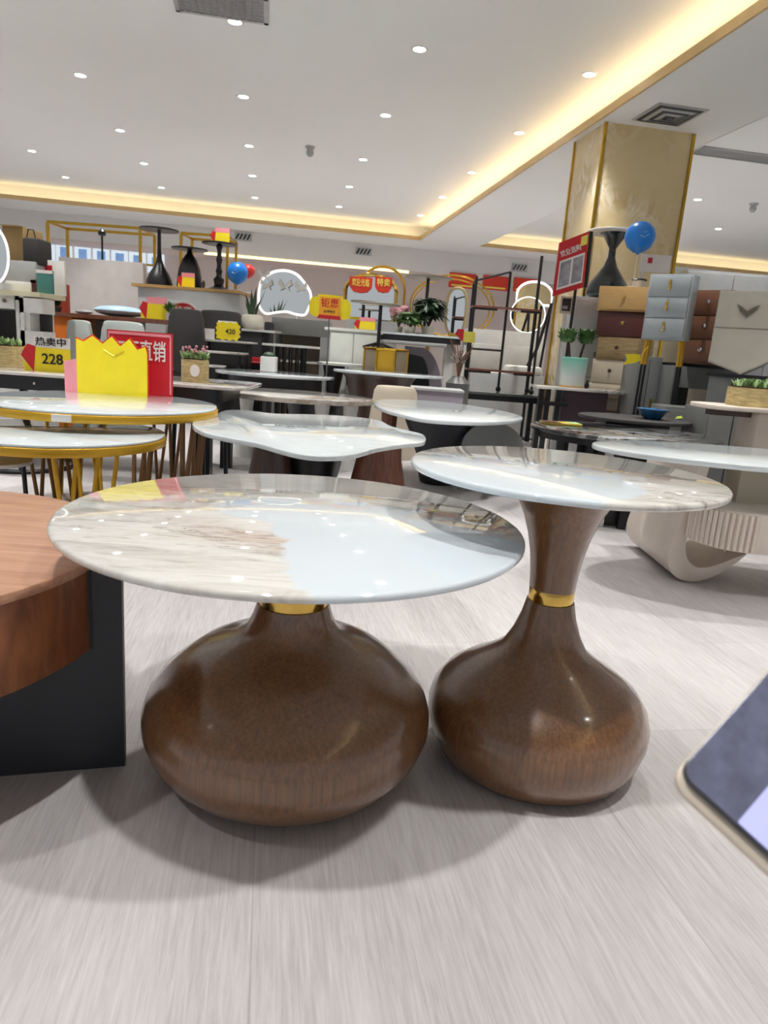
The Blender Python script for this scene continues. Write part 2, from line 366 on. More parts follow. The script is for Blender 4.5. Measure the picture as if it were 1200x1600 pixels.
for k in range(5):
    s = .185-.035*k; b = MB()
    for a in range(4):
        q = a*PI/2; m = Matrix.Rotation(q, 3, 'Z')
        vs = [m @ Vector(v) for v in ((-s, -s, -.009-.004*k), (s, -s, -.009-.004*k), (s-.022, -s+.022, -.02-.004*k), (-s+.022, -s+.022, -.02-.004*k))]
        b.add(vs, [(0, 1, 2, 3)])
    b.build('louvre', SLOT if k % 2 == 0 else STEELV, t)
for x, y, n in ((380, 370, 'left'), (568, 393, 'middle'), (812, 418, 'right')):
    p = ray(x, y); p = CAMPOS+p*(14.2/p.dot(WV)); t = E('bulkhead_vent', 'small dark slatted vent on the bulkhead, the %s of the three' % n, 'air vent', p, AZ, 'bulkhead vents')
    MB().box(-.16, .16, -.012, 0.03, -.07, .07).build('frame', STEELV, t)
    b = MB()
    for k in range(4): x0 = -.15+.07*k; b.add([(x0, -.016, -.05), (x0+.035, -.016, -.05), (x0+.085, -.016, .05), (x0+.05, -.016, .05)], [(0, 1, 2, 3)])
    b.build('slot', INK, t)
for x, y, lab, z in ((485, 229, 'small grey smoke detector hanging in the middle of the left ceiling tray', ZT), (1178, 318, 'small grey smoke detector hanging in the right ceiling tray', ZT),
                     (430, 343, 'tiny sprinkler head left of its twin near the far cove', ZT), (458, 347, 'tiny sprinkler head right of its twin near the far cove', ZT)):
    p = G(x, y, z); k = 1. if y < 340 else .7; t = E('smoke_detector' if k == 1 else 'sprinkler_head', lab, 'ceiling fitting', p)
    MB().lathe([(.05*k, -.02), (.06*k, 0)], 20).build('base', STEELV, t); MB().lathe([(.02*k, -.11*k), (.045*k, -.08*k), (.035*k, -.02*k)], 16).build('head', STEELV, t)
# column: beige marble panels with gold corner strips
t = E('marble_column', 'square beige marble column with gold corner trims under the beam', 'column', room(3.085, 6.285, 0), AZ)
MB().box(-.40, .40, -.30, .30, 0, ZS).build('marble_facing', COLMARBLE, t)
for sx in (-1, 1):
    for sy in (-1, 1): MB().box(sx*.402-.012, sx*.402+.012, sy*.302-.012, sy*.302+.012, 0, ZS-.002).build('corner_trim', GOLD, t)
# posters on the back wall, seen between the racks
BLU1 = mat('blue poster print', (126, 160, 220), .4, var=.35, nscale=5, emis=.45); BLU2 = mat('pale poster print', (206, 222, 234), .4, var=.2, nscale=5, emis=.7)
for i, x in enumerate((72, 99, 128, 157, 186, 214, 243)):
    d0 = ray(x-13, 374+(x-72)*.12); d1 = ray(x+13, 412+(x-72)*.09); a = CAMPOS+d0*(16.9/d0.dot(WV)); b = CAMPOS+d1*(16.9/d1.dot(WV))
    u = (a.dot(UV)+b.dot(UV))/2; hw = abs(b.dot(UV)-a.dot(UV))/2
    o = E('wall_poster', 'blue and white lit poster on the far wall, number %s from the left' % ('one', 'two', 'three', 'four', 'five', 'six', 'seven')[i], 'poster', room(u, 16.97, b.z), AZ, 'posters on the far wall')
    MB().box(-hw, hw, -.02, 0, 0, a.z-b.z).build('board', BLU2, o); MB().box(-hw*.5, hw*.55, -.024, -.02, .12, (a.z-b.z)*.8).build('print', BLU1, o)
# ------------------------------------------------------------------ foreground tables
def low_table():
    t = E('coffee_table', 'low round coffee table with marble top and squat walnut gourd shaped base', 'coffee table', (-.145, 1.128, 0))
    MB().slab(.379, .447, .460, 160, e=.004).build('tabletop', LOWTOP, t)
    MB().lathe([(.170, 0), (.188, .004), (.204, .014), (.224, .032), (.243, .060), (.2525, .090), (.252, .115), (.243, .142), (.225, .168), (.198, .191), (.170, .213), (.141, .227), (.113, .238), (.092, .250), (.078, .264), (.069, .284), (.062, .306)], 128).build('lower_base', WALNUT, t)
    MB().lathe([(.060, .306), (.0605, .308), (.0605, .330), (.060, .332)], 64).build('collar', BRASS, t)
    MB().lathe([(.061, .332), (.065, .350), (.074, .375), (.09, .40), (.12, .43), (.15, .447)], 96).build('upper_stem', WALNUT, t)
low_table()
t = E('side_table', 'taller round side table with marble top, brass collar and walnut hourglass base', 'side table', (.318, 1.208, 0))
MB().slab(.27, .547, .560, 160, c=(-.007, 0), e=.004).build('tabletop', TALLTOP, t)
MB().lathe([(.152, 0), (.168, .004), (.182, .018), (.197, .046), (.2055, .078), (.206, .100), (.199, .124), (.182, .148), (.155, .168), (.125, .186), (.100, .204), (.078, .222), (.062, .252), (.050, .285), (.043, .316)], 128).build('lower_base', WALNUT, t)
MB().lathe([(.0405, .316), (.041, .318), (.041, .338), (.0405, .340)], 64).build('collar', BRASS, t)
MB().lathe([(.0415, .340), (.0435, .37), (.048, .405), (.056, .44), (.068, .475), (.086, .510), (.105, .535), (.118, .547)], 96).build('upper_stem', WALNUT, t)
# walnut drum table at the left edge
cx, cy, rd = -.865, 1.083, .40
t = E('drum_coffee_table', 'round walnut drum coffee table on a black board base at the left edge', 'coffee table', (cx, cy, 0))
MB().slab(rd, .362, .378, 128, e=.002).build('tabletop', DRUMTOP, t)
MB().lathe([(rd-.004, .225), (rd-.004, .362)], 128).build('apron', DRUMSIDE, t)
g = MB()
for a in (-62, -88): a = math.radians(a); g.box(rd-.012, rd-.0022, -.0015, .0015, .23, .36, a, (0, 0))
g.build('drawer_gap', INK, t)
a = math.atan2(1.07-1.017, -.421+.611); d = Vector((math.cos(a), math.sin(a))); n = Vector((-d.y, d.x))
q = Vector((-.421-cx, 1.07-cy))
def bd(s0, s1, n0, n1): return [tuple(q+d*s0+n*n0), tuple(q+d*s1+n*n0), tuple(q+d*s1+n*n1), tuple(q+d*s0+n*n1)]
MB().prism(bd(-.82, 0, 0, .03), 0, .362).build('leg_panel', SOFTBLACK, t)
MB().prism(bd(-.052, -.046, -.002, .0), .225, .362).build('panel_groove', INK, t)
# phone in the corner
c0 = CAMPOS+ray(1058, 1206)*.36; e1 = (RC*140-UC*128).normalized(); e2 = (RC*158+UC*126).normalized()
tilt = -FWD
nn = e1.cross(e2).normalized()
if nn.dot(FWD) > 0: nn = -nn
e1 = (e1+nn*.55).normalized(); e2 = (e2-nn*.28).normalized(); nn = e1.cross(e2).normalized()
if nn.dot(FWD) > 0: nn = -nn
e2 = nn.cross(e1) if nn.cross(e1).dot(e2) > 0 else e1.cross(nn)
x_ax, y_ax = e2, e1
if x_ax.cross(y_ax).dot(nn) < 0: nn = -nn
mt = Matrix((x_ax, y_ax, nn)).transposed().to_4x4(); mt.translation = c0
def rrect(x0, x1, y0, y1, r, n=6):
    o = []
    for (px, py, a0) in ((x1-r, y1-r, 0), (x0+r, y1-r, 90), (x0+r, y0+r, 180), (x1-r, y0+r, 270)):
        for k in range(n+1): a = math.radians(a0+90*k/n); o.append((px+r*math.cos(a), py+r*math.sin(a)))
    return o
sgn = 1 if nn.dot(FWD) < 0 else -1
ph = E('mobile_phone', 'blurred dark glass phone in a pale case at the bottom right corner', 'phone', (0, 0, 0)); ph.matrix_world = mt
MB().prism(rrect(-.0, .155, 0, .076, .009), -.008*sgn, 0).build('body', mat('phone edge metal', (90, 92, 98), .3, .6), ph, bevel=.001)
MB().prism(rrect(-.0055, .1605, -.0006, .0765, .011), -.0105*sgn, -.0045*sgn).build('case', mat('pale phone case', (232, 218, 200), .4), ph, bevel=.001)
GLASS = mat('dark phone glass', (96, 100, 126), .05, var=.3, nscale=60, coat=1.)
GLASS.node_tree.nodes['Principled BSDF'].inputs['IOR'].default_value = 2.1
MB().prism(rrect(.001, .154, .001, .075, .008), -.0002*sgn, .0006*sgn).build('screen_glass', GLASS, ph)
MB().prism(rrect(.0015, .1535, .034, .0745, .001), .0004*sgn, .0009*sgn).build('lit_screen', emit('phone screen glow', (176, 180, 232), .36), ph)
# ------------------------------------------------------------------ generic furniture
def smooth(pts, n=6):
    o = []; k = len(pts)
    for i in range(k):
        a, b, c, d = (Vector(pts[(i+j) % k]) for j in (-1, 0, 1, 2))
        for q in range(n):
            t = q/n; o.append(tuple(.5*((2*b)+(c-a)*t+(2*a-5*b+4*c-d)*t*t+(3*b-a-3*c+d)*t**3)))
    return o
def oval(rx, ry, n=64, rot=0): return [(rx*math.cos(t)*math.cos(rot)-ry*math.sin(t)*math.sin(rot), rx*math.cos(t)*math.sin(rot)+ry*math.sin(t)*math.cos(rot)) for t in (2*PI*i/n for i in range(n))]
def zat(x, y, Y): return P(x, y, Y).z
def xat(x, y, Y): return P(x, y, Y).x
def pedestal(name, lab, loc, rt, h, prof, tm, bm_, cat='side table', grp=None, tt=.016, topname='tabletop'):
    t = E(name, lab, cat, loc, 0, grp)
    MB().slab(rt, h-tt, h, 56).build(topname, tm, t); MB().lathe(prof, 40).build('pedestal_base', bm_, t); return t
def nightstand(lab, loc, rz, w, d, h, m, nd=1, km=BRASS, knob='knob', legs=0., lm=None, name='nightstand', cat='nightstand', grp=None):
    """origin: bottom, middle of the front"""
    t = E(name, lab, cat, loc, rz, grp); z0 = legs
    MB().box(-w/2, w/2, 0, d, z0, h).build('body', m, t, bevel=.004)
    hh = (h-z0-.02)/nd
    for i in range(nd):
        a = z0+.012+hh*i
        f = MB().box(-w/2+.012, w/2-.012, -.012, .004, a, a+hh-.008).build('drawer', m, t, bevel=.003)
        kx, kz = 0, a+hh*.55; k = MB()
        if knob == 'knob': k.lathe([(.006, 0), (.006, .012), (.014, .018), (.014, .026), (.004, .03)], 14); o = k.build('knob', km, f, (kx, -.012, kz)); o.rotation_euler.x = PI/2
        elif knob == 'pull': k.box(-.008, .008, -.024, -.011, kz-.03, kz+.03).build('handle', km, f, bevel=.002)
        elif knob == 'wing':
            k.prism([(-.035, .02), (-.01, .0), (0, .004), (.01, 0), (.035, .02), (.022, -.006), (0, -.028), (-.022, -.006)], -.02, -.011, 'y').build('handle', km, f, (0, 0, kz))
    if legs:
        for sx in (-1, 1):
            for y in (.03, d-.03):
                g = MB().tube([(sx*(w/2-.03), y, z0), (sx*(w/2-.022), y, z0-.16 if z0 > .2 else 0)], [.014, .011], 10).build('leg', lm or GOLDP, t)
                if z0 > .2: MB().tube([(sx*(w/2-.022), y, z0-.16), (sx*(w/2-.015), y, 0)], [.009, .008], 10).build('leg_tip', BLACK, g)
    return t
def cabinet(lab, x0, x1, y0, d, z1, m, name='cabinet', cat='cabinet', z0=0., grp=None, doors=0, hm=GOLD, hv=True):
    t = E(name, lab, cat, ((x0+x1)/2, y0, z0), 0, grp); w = x1-x0; h = z1-z0
    MB().box(-w/2, w/2, 0, d, 0, h).build('body', m, t, bevel=.004)
    for i in range(doors):
        a = -w/2+.01+(w-.02)*i/doors; b = a+(w-.02)/doors-.006
        f = MB().box(a, b, -.014, .003, .02, h-.02).build('door', m, t, bevel=.003)
        if hm: MB().box(b-.04, b-.028, -.03, -.013, h*.45, h*.45+.16).build('handle', hm, f)
    return t
def board(name, lab, cat, loc, poly, m, rz=0., th=.008, grp=None):
    """a standing card: poly in local x,z; loc at its foot"""
    t = E(name, lab, cat, loc, rz, grp); MB().prism(poly, 0, th, 'y').build('board', m, t); return t
def burst(w, h, n=18, d=.06, cz=None):
    o = []; cz = h/2 if cz is None else cz
    for i in range(n*2):
        t = PI*i/n; r = 1-(d if i % 2 else 0); o.append((w/2*r*max(-1, min(1, 1.25*math.cos(t))), cz+h/2*r*max(-1, min(1, 1.25*math.sin(t)))))
    return o
def price_tag(lab, loc, w, h, num=None, head=None, rz=0., grp='price tags', ym=YEL):
    """price card: red arrow at its left, yellow panel, pale header strip"""
    t = E('price_tag', lab, 'price tag', loc, rz, grp)
    MB().prism([(-w*.5, 0), (w*.5, 0), (w*.5, h*.7), (-w*.5, h*.7)], 0, .006, 'y').build('yellow_panel', ym, t)
    MB().prism([(-w*.30, -.0), (-w*.24, h*.72), (-w*.42, h*.78), (-w*.56, h*.45)], -.004, .002, 'y').build('red_arrow', RED, t)
    MB().prism([(-w*.3, h*.7), (w*.5, h*.68), (w*.5, h), (-w*.28, h)], 0, .006, 'y').build('header_strip', PINK if not head else WCARD, t)
    if num: text(num, INK, t, w*.12, h*.36, h*.42, name='price_lettering')
    if head: text(head, INK, t, w*.1, h*.85, h*.26, name='header_lettering', width=w*.66)
    return t
def foliage(parent, m, c, r, n, L, w, up=.6, name='foliage', droop=.25):
    b = MB()
    for _ in range(n):
        a = random.uniform(0, 2*PI); q = r*math.sqrt(random.random()); base = (c[0]+q*.5*math.cos(a), c[1]+q*.5*math.sin(a), c[2]+random.uniform(0, r*.7))
        b.leaf(base, (math.cos(a)*random.uniform(.3, 1), math.sin(a)*random.uniform(.3, 1), random.uniform(up*.3, up*1.6)), L*random.uniform(.6, 1.1), w*random.uniform(.7, 1.2), droop*random.random())
    return b.build(name, m, parent)
def potted(name, lab, loc, potprof, pm, leaves, soil=True, fr=None, n=32, cat='potted plant'):
    t = E(name, lab, cat, loc); MB().lathe(potprof, n, fr=fr).build('pot', pm, t)
    r, z = potprof[-1]
    if soil: MB().lathe([(0, z-.006), (r*.92, z-.008), (r*.92, z-.02)], 24).build('soil', SOIL, t)
    for m, c, rr, k, L, w, up in leaves: foliage(t, m, c, rr, k, L, w, up)
    return t
def chair(lab, loc, rz, m, w=.48, hs=.45, hb=.85, lm=BLACK):
    t = E('dining_chair', lab, 'chair', loc, rz, 'dining chairs')
    MB().box(-w/2, w/2, 0, w*.95, hs-.07, hs).build('seat', m, t, bevel=.025)
    poly = [(-w*.5, hs+.02), (w*.5, hs+.02), (w*.52, hb-.12), (w*.47, hb-.04), (w*.36, hb), (-w*.36, hb), (-w*.47, hb-.04), (-w*.52, hb-.12)]
    MB().prism(smooth(poly, 3), w*.9, w*.9+.07, 'y').build('backrest', m, t, bevel=.012)
    for sx in (-1, 1):
        for y in (.05, w*.88): MB().tube([(sx*w*.4, y, hs-.06), (sx*w*.46, y+(.03 if y > .1 else -.03), 0)], [.016, .010], 8).build('leg', lm, t)
    return t
# ------------------------------------------------------------------ left middle ground
def vrods(parent, m, c, r, ang, z1, n=3, r2=None, nm='rod_leg'):
    for k in range(n):
        for s in (-1, 1):
            a0 = ang+(k-(n-1)/2)*.22; a1 = a0+s*.11; rr = r2 or r
            MB().tube([(c[0]+rr*math.cos(a0), c[1]+rr*math.sin(a0), 0), (c[0]+r*math.cos(a1), c[1]+r*math.sin(a1), z1)], .0078, 8).build(nm, m, parent)
def gold_table(lab, loc, r, h, angs, lm):
    t = E('nesting_table', lab, 'coffee table', loc, 0, 'gold rimmed nesting tables')
    MB().slab(r-.004, h-.010, h, 96).build('tabletop', MWHITE, t); MB().slab(r, h-.040, h-.010, 96).build('rim', GOLDP, t)
    for a, m in zip(angs, lm): vrods(t, m, (0, 0), r-.05, math.radians(a), h-.04, 3, r-.08)
    return t
ga = gold_table('taller round gold rimmed nesting table with white marble top and yellow sign', (-1.17, 2.82, 0), .452, .455, (-5, 62, 130), (BRONZE, BRONZE, GOLDP))
a = math.radians(-85); MB().box(-.033, .033, -.002, .006, .418, .443).build('white_sticker', WCARD, ga, (.4525*math.cos(a), .4525*math.sin(a), 0), rz=math.radians(5))
gold_table('lower round gold rimmed nesting table with V shaped gold rods', (-1.164, 2.43, 0), .358, .38, (-50, 2, 120), (GOLDP, BRONZE, BRONZE))
p = G(-12, 717, .28); t = E('side_table', 'small white round side table at the left edge below the gold tables', 'side table', (p.x, p.y, 0), 0)
MB().slab(.125, .265, .28, 48).build('tabletop', WHITE, t)
for k in range(3): a = 2.2+k*2.1; MB().tube([(.1*math.cos(a), .1*math.sin(a), .265), (.11*math.cos(a), .11*math.sin(a), 0)], .008, 8).build('leg', BLACK, t)
def ringstand(lab, x, y, Y, r, h):
    q = P(x, y, Y); t = E('side_table', lab, 'side table', (q.x, Y, 0), 0, 'black ring based side tables')
    MB().tube([(r*math.cos(a), r*math.sin(a), .012) for a in (2*PI*i/40 for i in range(40))], .012, 8, True).build('ring_base', BLACK, t)
    MB().slab(r*.95, h-.02, h, 48).build('tabletop', MGREY, t)
    for k in range(4): a = .4+k*PI/2; MB().tube([(r*math.cos(a), r*math.sin(a), .012), (r*.9*math.cos(a), r*.9*math.sin(a), h-.018)], .011, 8).build('leg', BLACK, t)
ringstand('black ring based side table partly hidden under the gold nesting tables', 40, 720, 3.62, .25, .36)
ringstand('black ring based side table behind the left end of the wavy white table', 312, 720, 3.32, .13, .37)
# long low table with signs and planters
A = G(-60, 575, .5); B = G(384, 606, .5)
y0 = G(60, 584, .5).y; x0, x1 = -2.7, B.x; t = E('long_coffee_table', 'long grey marble coffee table on a black frame holding tags and planters', 'coffee table', ((x0+x1)/2, y0, 0))
hw = (x1-x0)/2; MB().prism(rrect(-hw, hw, 0, .62, .12), .485, .5).build('tabletop', MGREY, t, bevel=.003)
MB().prism(rrect(-hw+.02, hw-.12, .02, .6, .1), .415, .485).build('apron', BLACK, t)
for x in (-hw+.2, hw-.2):
    for y in (.08, .54): MB().box(x-.03, x+.03, y-.03, y+.03, 0, .415).build('leg', BLACK, t)
for k in range(6): MB().ball((hw-.5-.18*k, .018, .45), .008, 10, 6).build('bolt', CHROME, t)
def wick(lab, loc, w, d, h, leaves, flowers=None, tagm=None):
    t = E('wicker_planter', lab, 'planter', loc); MB().prism(rrect(-w/2, w/2, -d/2, d/2, min(w, d)*.2), 0, h).build('basket', WICKER, t)
    MB().prism(rrect(-w/2+.01, w/2-.01, -d/2+.01, d/2-.01, .02), h-.002, h+.006).build('soil', SOIL, t)
    b = MB()
    for _ in range(leaves):
        x, y = random.uniform(-w*.45, w*.45), random.uniform(-d*.42, d*.42); b.leaf((x, y, h), (random.uniform(-.6, .6), random.uniform(-.6, .6), 1), random.uniform(.03, .06), .02, .1)
    b.build('foliage', LIME, t)
    if flowers:
        b = MB()
        for _ in range(flowers): x, y = random.uniform(-w*.5, w*.5), random.uniform(-d*.4, d*.4); b.ball((x, y, h+random.uniform(.035, .07)), random.uniform(.005, .009), 8, 5)
        b.build('blossom', PINKF, t)
    if tagm: MB().prism(oval(w*tagm, h*.27, 24), -d/2-.006, -d/2+.002, 'y').build('oval_label', WCARD, t, (w*.12, 0, h*.52))
    return t
wick('wicker planter with green and pink succulents on the long marble table', (xat(305, 588, y0+.28), y0+.28, .5), .125, .12, .115, 160, 26, .2)
wick('square wicker planter with pale succulents at the left edge', (xat(6, 566, y0+.42), y0+.42, .5), .19, .12, .11, 150)
t = price_tag('price tag with a red arrow reading 228 on the long marble table', (xat(74, 568, y0+.2), y0+.2, .5), .235, .175, '228', '热卖中', .05)
def rsign(lab, loc, w, h, txt, rz=0.):
    t = board('promotion_sign', lab, 'sign', loc, [(-w/2, 0), (w/2, 0), (w/2, h), (-w/2, h)], RED, rz)
    f = MB(); b = .012; f.box(-w/2+.006, w/2-.006, -.003, 0, h-b-.006, h-.006).box(-w/2+.006, -w/2+.006+b*.5, -.003, 0, .01, h-.006).box(w/2-.006-b*.5, w/2-.006, -.003, 0, .01, h-.006); f.build('pale_border', PINK, t)
    text(txt, WCARD, t, 0, h*.68, h*.34, width=w*.8); return t
AH = .455; sy = G(176, 617, AH).y+.11
rsign('red sign with white lettering standing behind the yellow crown sign', (xat(219, 606, sy), sy, AH), xat(270, 606, sy)-xat(168, 606, sy), zat(219, 518, sy)-AH, '工厂直销', -.03)
sy = G(176, 617, AH).y; w_ = (xat(230, 610, sy)-xat(122, 610, sy)); h_ = zat(176, 530, sy)-AH
poly = [(-w_/2, 0), (w_/2, 0), (w_/2, h_*.80), (w_*.47, h_*.9), (w_*.36, h_*.84), (w_*.25, h_*1.02), (w_*.12, h_*.88), (w_*0, h_*1.04), (-w_*.13, h_*.9), (-w_*.27, h_*1.03), (-w_*.4, h_*.92), (-w_/2, h_*.97)]
t = E('promotion_sign', 'large yellow crown shaped sign with red edging on the gold nesting table', 'sign', (xat(176, 612, sy), sy, AH), .02)
MB().prism([(x*1.03, z+(.007 if z > .02 else 0)) for x, z in poly], .002, .008, 'y').build('red_edging', ORED, t); MB().prism(poly, -.004, .003, 'y').build('yellow_panel', YEL, t)
MB().prism([(-w_*.68, 0), (-w_*.48, 0), (-w_*.48, h_*.62), (-w_*.68, h_*.55)], -.002, .006, 'y').build('pink_tab', PINK, t)
MB().tube([(-w_*.1, -.006, h_*.80), (w_*.04, -.006, h_*.70), (w_*.18, -.006, h_*.80)], .0015, 6).build('crease_line', GOLD, t)
# far left cabinets with stored goods
Y = 5.5
t = E('display_cabinet', 'white display cabinet with a knobbed drawer at the left edge', 'cabinet', (0, Y, 0)); zt = zat(20, 462, Y)
xa, xb, xc = xat(-70, 500, Y), xat(31, 500, Y), xat(72, 505, Y)
b = MB().box(xa, xb, .40, .44, 0, zt).box(xa, xa+.03, 0, .4, 0, zt).box(xb-.03, xb, 0, .4, 0, zt).box(xa, xb, 0, .4, zt-.03, zt).box(xa, xb, 0, .4, zat(10, 562, Y)-.4, zat(10, 562, Y)); b.build('carcass', WHITE, t)
f = MB().box(xa+.03, xb-.03, -.012, .0, zat(10, 482, Y), zt-.02).build('drawer', WHITE, t, bevel=.003); MB().ball((xat(10, 470, Y), -.03, zat(10, 470, Y)), .016, 12, 8).build('knob', DGREY, f)
MB().box(xa+.03, xb-.03, .36, .4, zat(10, 562, Y), zat(10, 484, Y)).build('dark_back_panel', CHAR, t)
t = E('display_cabinet', 'white display cabinet with a dark niche beside the orange drawers', 'cabinet', (0, Y-.05, 0)); xb += .03
MB().box(xb, xc-.02, .2, .22, 0, zt-.06).box(xb, xb+.03, 0, .2, 0, zt).box(xb, xat(50, 500, Y), 0.02, .2, 0, zt-.01).box(xb, xc, 0, .2, zat(60, 490, Y), zt-.01).box(xb, xc, 0, .2, 0, zat(60, 518, Y)).build('carcass', WHITE, t)
MB().box(xat(50, 500, Y), xc-.02, .17, .2, zat(60, 518, Y), zat(60, 490, Y)).build('dark_back_panel', CHAR, t)
t = E('counter_slab', 'pale counter slab lying on the two white display cabinets', 'counter', (0, Y-.08, 0)); MB().box(xa, xc, 0, .42, zt, zt+.035).build('slab', mat('pale wood edge', (226, 222, 190), .4), t)
zc = zt+.035
def crate(name, lab, cat, x0, x1, ya, yb, Yd, m, d=.25, bev=.004, rz=0., mid=None, base=None):
    q0 = P(x0, yb, Yd); q1 = P(x1, ya, Yd); w = abs(q1.x-q0.x); h = q1.z-q0.z
    t = E(name, lab, cat, ((q0.x+q1.x)/2, Yd, q0.z if base is None else base), rz); hh = h if base is None else q1.z-base
    MB().box(-w/2, w/2, 0, d, 0, hh).build('body', m, t, bevel=bev); return t, w, hh
t, w, h = crate('storage_box', 'white storage box stacked on papers on the left counter', 'box', 12, 55, 409, 440, 5.6, LGREY, .3)
crate('paper_stack', 'stack of white papers lying on the left counter', 'papers', 8, 47, 441, 452, 5.58, WCARD, .3, base=zc)
t, w, h = crate('cardboard_box', 'open olive cardboard box stacked on top at the left edge', 'box', 6, 36, 354, 409, 5.65, CARD, .3)
MB().box(-w*.5, w*.5, -.05, 0, h-.004, h).build('flap', CARD, t)
t, w, h = crate('carrier_bag', 'dark grey carrier bag slumped beside the cardboard box', 'bag', 35, 60, 372, 412, 5.62, CHAR, .22, .02)
MB().tube([(-w*.25, .02, h), (-w*.15, .02, h+.06), (w*.15, .02, h+.06), (w*.25, .02, h)], .005, 6).build('handle', CHAR, t)
crate('small_box', 'small dark red box standing between papers and teal folder', 'box', 47, 58, 437, 455, 5.6, MAROON, .15, base=zc)
t, w, h = crate('folder', 'teal folder standing upright at the counter end', 'folder', 58, 82, 423, 463, 5.55, TEAL, .02, .003, base=zc)
MB().box(-w/2, w/2, -.003, .0, h*.86, h).build('label_strip', WCARD, t)
t, w, h = crate('notice_board', 'white notice board with red print behind the teal folder', 'sign', 60, 100, 408, 448, 5.75, WCARD, .03, .003, base=zc)
MB().box(-w*.45, w*.05, -.003, 0, h*.62, h*.85).build('red_print', RED, t)
crate('small_cupboard', 'slim red brown cupboard standing behind the desk end', 'cupboard', 83, 101, 444, 500, 6.55, mat('red brown panel', (164, 56, 30), .5), .1, base=0)
q = P(-14, 398, 5.35); t = E('round_mirror', 'round white LED mirror cut by the left edge on the counter', 'mirror', (q.x, q.y+.0, zc))
rz_ = zat(0, 352, 5.35)-zat(0, 444, 5.35); rz_ /= 2; cz = q.z-zc
MB().tube([(rz_*.62*math.cos(a), 0, cz+rz_*math.sin(a)) for a in (2*PI*i/48 for i in range(48))], .009, 8, True).build('lit_rim', LED, t)
MB().prism([(rz_*.6*math.cos(a), cz+rz_*.97*math.sin(a)) for a in (2*PI*i/48 for i in range(48))], 0, .01, 'y').build('mirror_glass', MIRROR, t)
MB().box(-.1, .1, -.05, .1, 0, cz-rz_+.012).build('foot', WHITE, t)
# partition, racks, platform
cabinet('plain pale grey partition panel behind the desk', xat(93, 450, 7.8), xat(224, 450, 7.8), 7.8, .1, zat(160, 406, 7.8), mat('partition paint', (206, 200, 196), .6), 'partition_panel', 'partition')
def rack(lab, x0, x1, yt, Y, d, bars=()):
    a, b = xat(x0, yt, Y), xat(x1, yt+.07*(x1-x0), Y); z = zat(x0, yt, Y); t = E('clothes_rack', lab, 'rack', ((a+b)/2, Y, 0), 0, 'gold tube racks'); w = (b-a)/2
    for y in (0, d):
        MB().box(-w, w, y-.015, y+.015, z-.03, z).build('top_rail', GOLD, t)
        for s in (-1, 1): MB().box(s*w-.015, s*w+.015, y-.015, y+.015, 0, z-.03).build('post', GOLD, t)
    for s in (-1, 1): MB().box(s*w-.012, s*w+.012, 0, d, z-.028, z-.004).build('end_rail', GOLD, t)
    for bz in bars: MB().box(-w, w, d-.012, d+.012, bz-.012, bz+.012).build('cross_rail', GOLD, t)
    return t
rack('wide gold tube rack standing behind the grey partition', 74, 219, 344, 8.6, .5, (zat(150, 402, 8.6),))
rack('gold tube rack standing behind the black pedestal tables', 283, 356, 362, 8.6, .45)
q = P(160, 402, 8.3); t = E('floor_lamp', 'thin black pole lamp among the gold rack rails', 'lamp', (q.x, 8.3, 0)); z = zat(160, 362, 8.3)
MB().tube([(0, 0, .02), (0, 0, z)], .012, 8).build('pole', BLACK, t); MB().lathe([(.12, 0), (.12, .02), (.02, .03)], 24).build('base', BLACK, t); MB().lathe([(.04, z-.04), (.045, z), (.01, z+.03)], 16).build('lamp_head', BLACK, t)
Y = 7.3; zt = zat(290, 448, Y); xa, xb = xat(205, 443, Y), xat(376, 455, Y)
t = E('display_plinth', 'white display plinth with a wood edged top under three black tables', 'plinth', ((xa+xb)/2, Y, 0)); w = xb-xa
MB().box(-w/2+.06, w/2-.01, .02, .6, 0, zt-.03).build('body', LGREY, t, bevel=.004); MB().box(-w/2, w/2, 0, .64, zt-.03, zt).build('top_board', TAN, t)
def onp(x, Yd): q = P(x, 445, Yd); return (q.x, Yd, zt)
YP = Y+.3
def ht(x, y): return zat(x, y, YP)-zt
h = ht(250, 358); pedestal('side_table', 'black side table with a slim stem and flask base, left on plinth', onp(249, YP), .20, h, [(.128, 0), (.135, .01), (.13, .06), (.1, .13), (.055, .20), (.028, .27), (.020, .36), (.018, h-.014), (.03, h-.012)], BLACK, BLACK, grp='black pedestal tables')
h = ht(294, 388); pedestal('side_table', 'black side table with a bottle shaped base, middle on plinth', onp(296, YP), .185, h, [(.125, 0), (.13, .01), (.125, .1), (.11, .2), (.075, .29), (.03, .35), (.02, h-.012)], BLACK, BLACK, grp='black pedestal tables')
h = ht(344, 380); pedestal('side_table', 'black side table with a turned baluster leg, right on plinth', onp(342, YP), .18, h, [(.125, 0), (.12, .015), (.06, .04), (.045, .06), (.055, .1), (.055, .12), (.03, .145), (.026, .17), (.036, .2), (.024, .23), (.022, .27), (.034, .31), (.022, .35), (.022, .4), (.034, .44), (.026, h-.016)], BLACK, BLACK, grp='black pedestal tables')
q = P(344, 378, YP); price_tag('red and yellow price tag on top of the right black pedestal table', (q.x, YP, zt+ht(344, 380)), .19, .15)
q = onp(291, Y+.12); price_tag('red and yellow price tag leaning before the middle black pedestal table', q, .17, .145)
q = onp(318, Y+.2); t = E('ornament', 'tiny dark ornament standing between two black pedestal tables', 'ornament', q); MB().lathe([(.03, 0), (.012, .02), (.02, .06), (.004, .09)], 16).build('figure', CHAR, t)
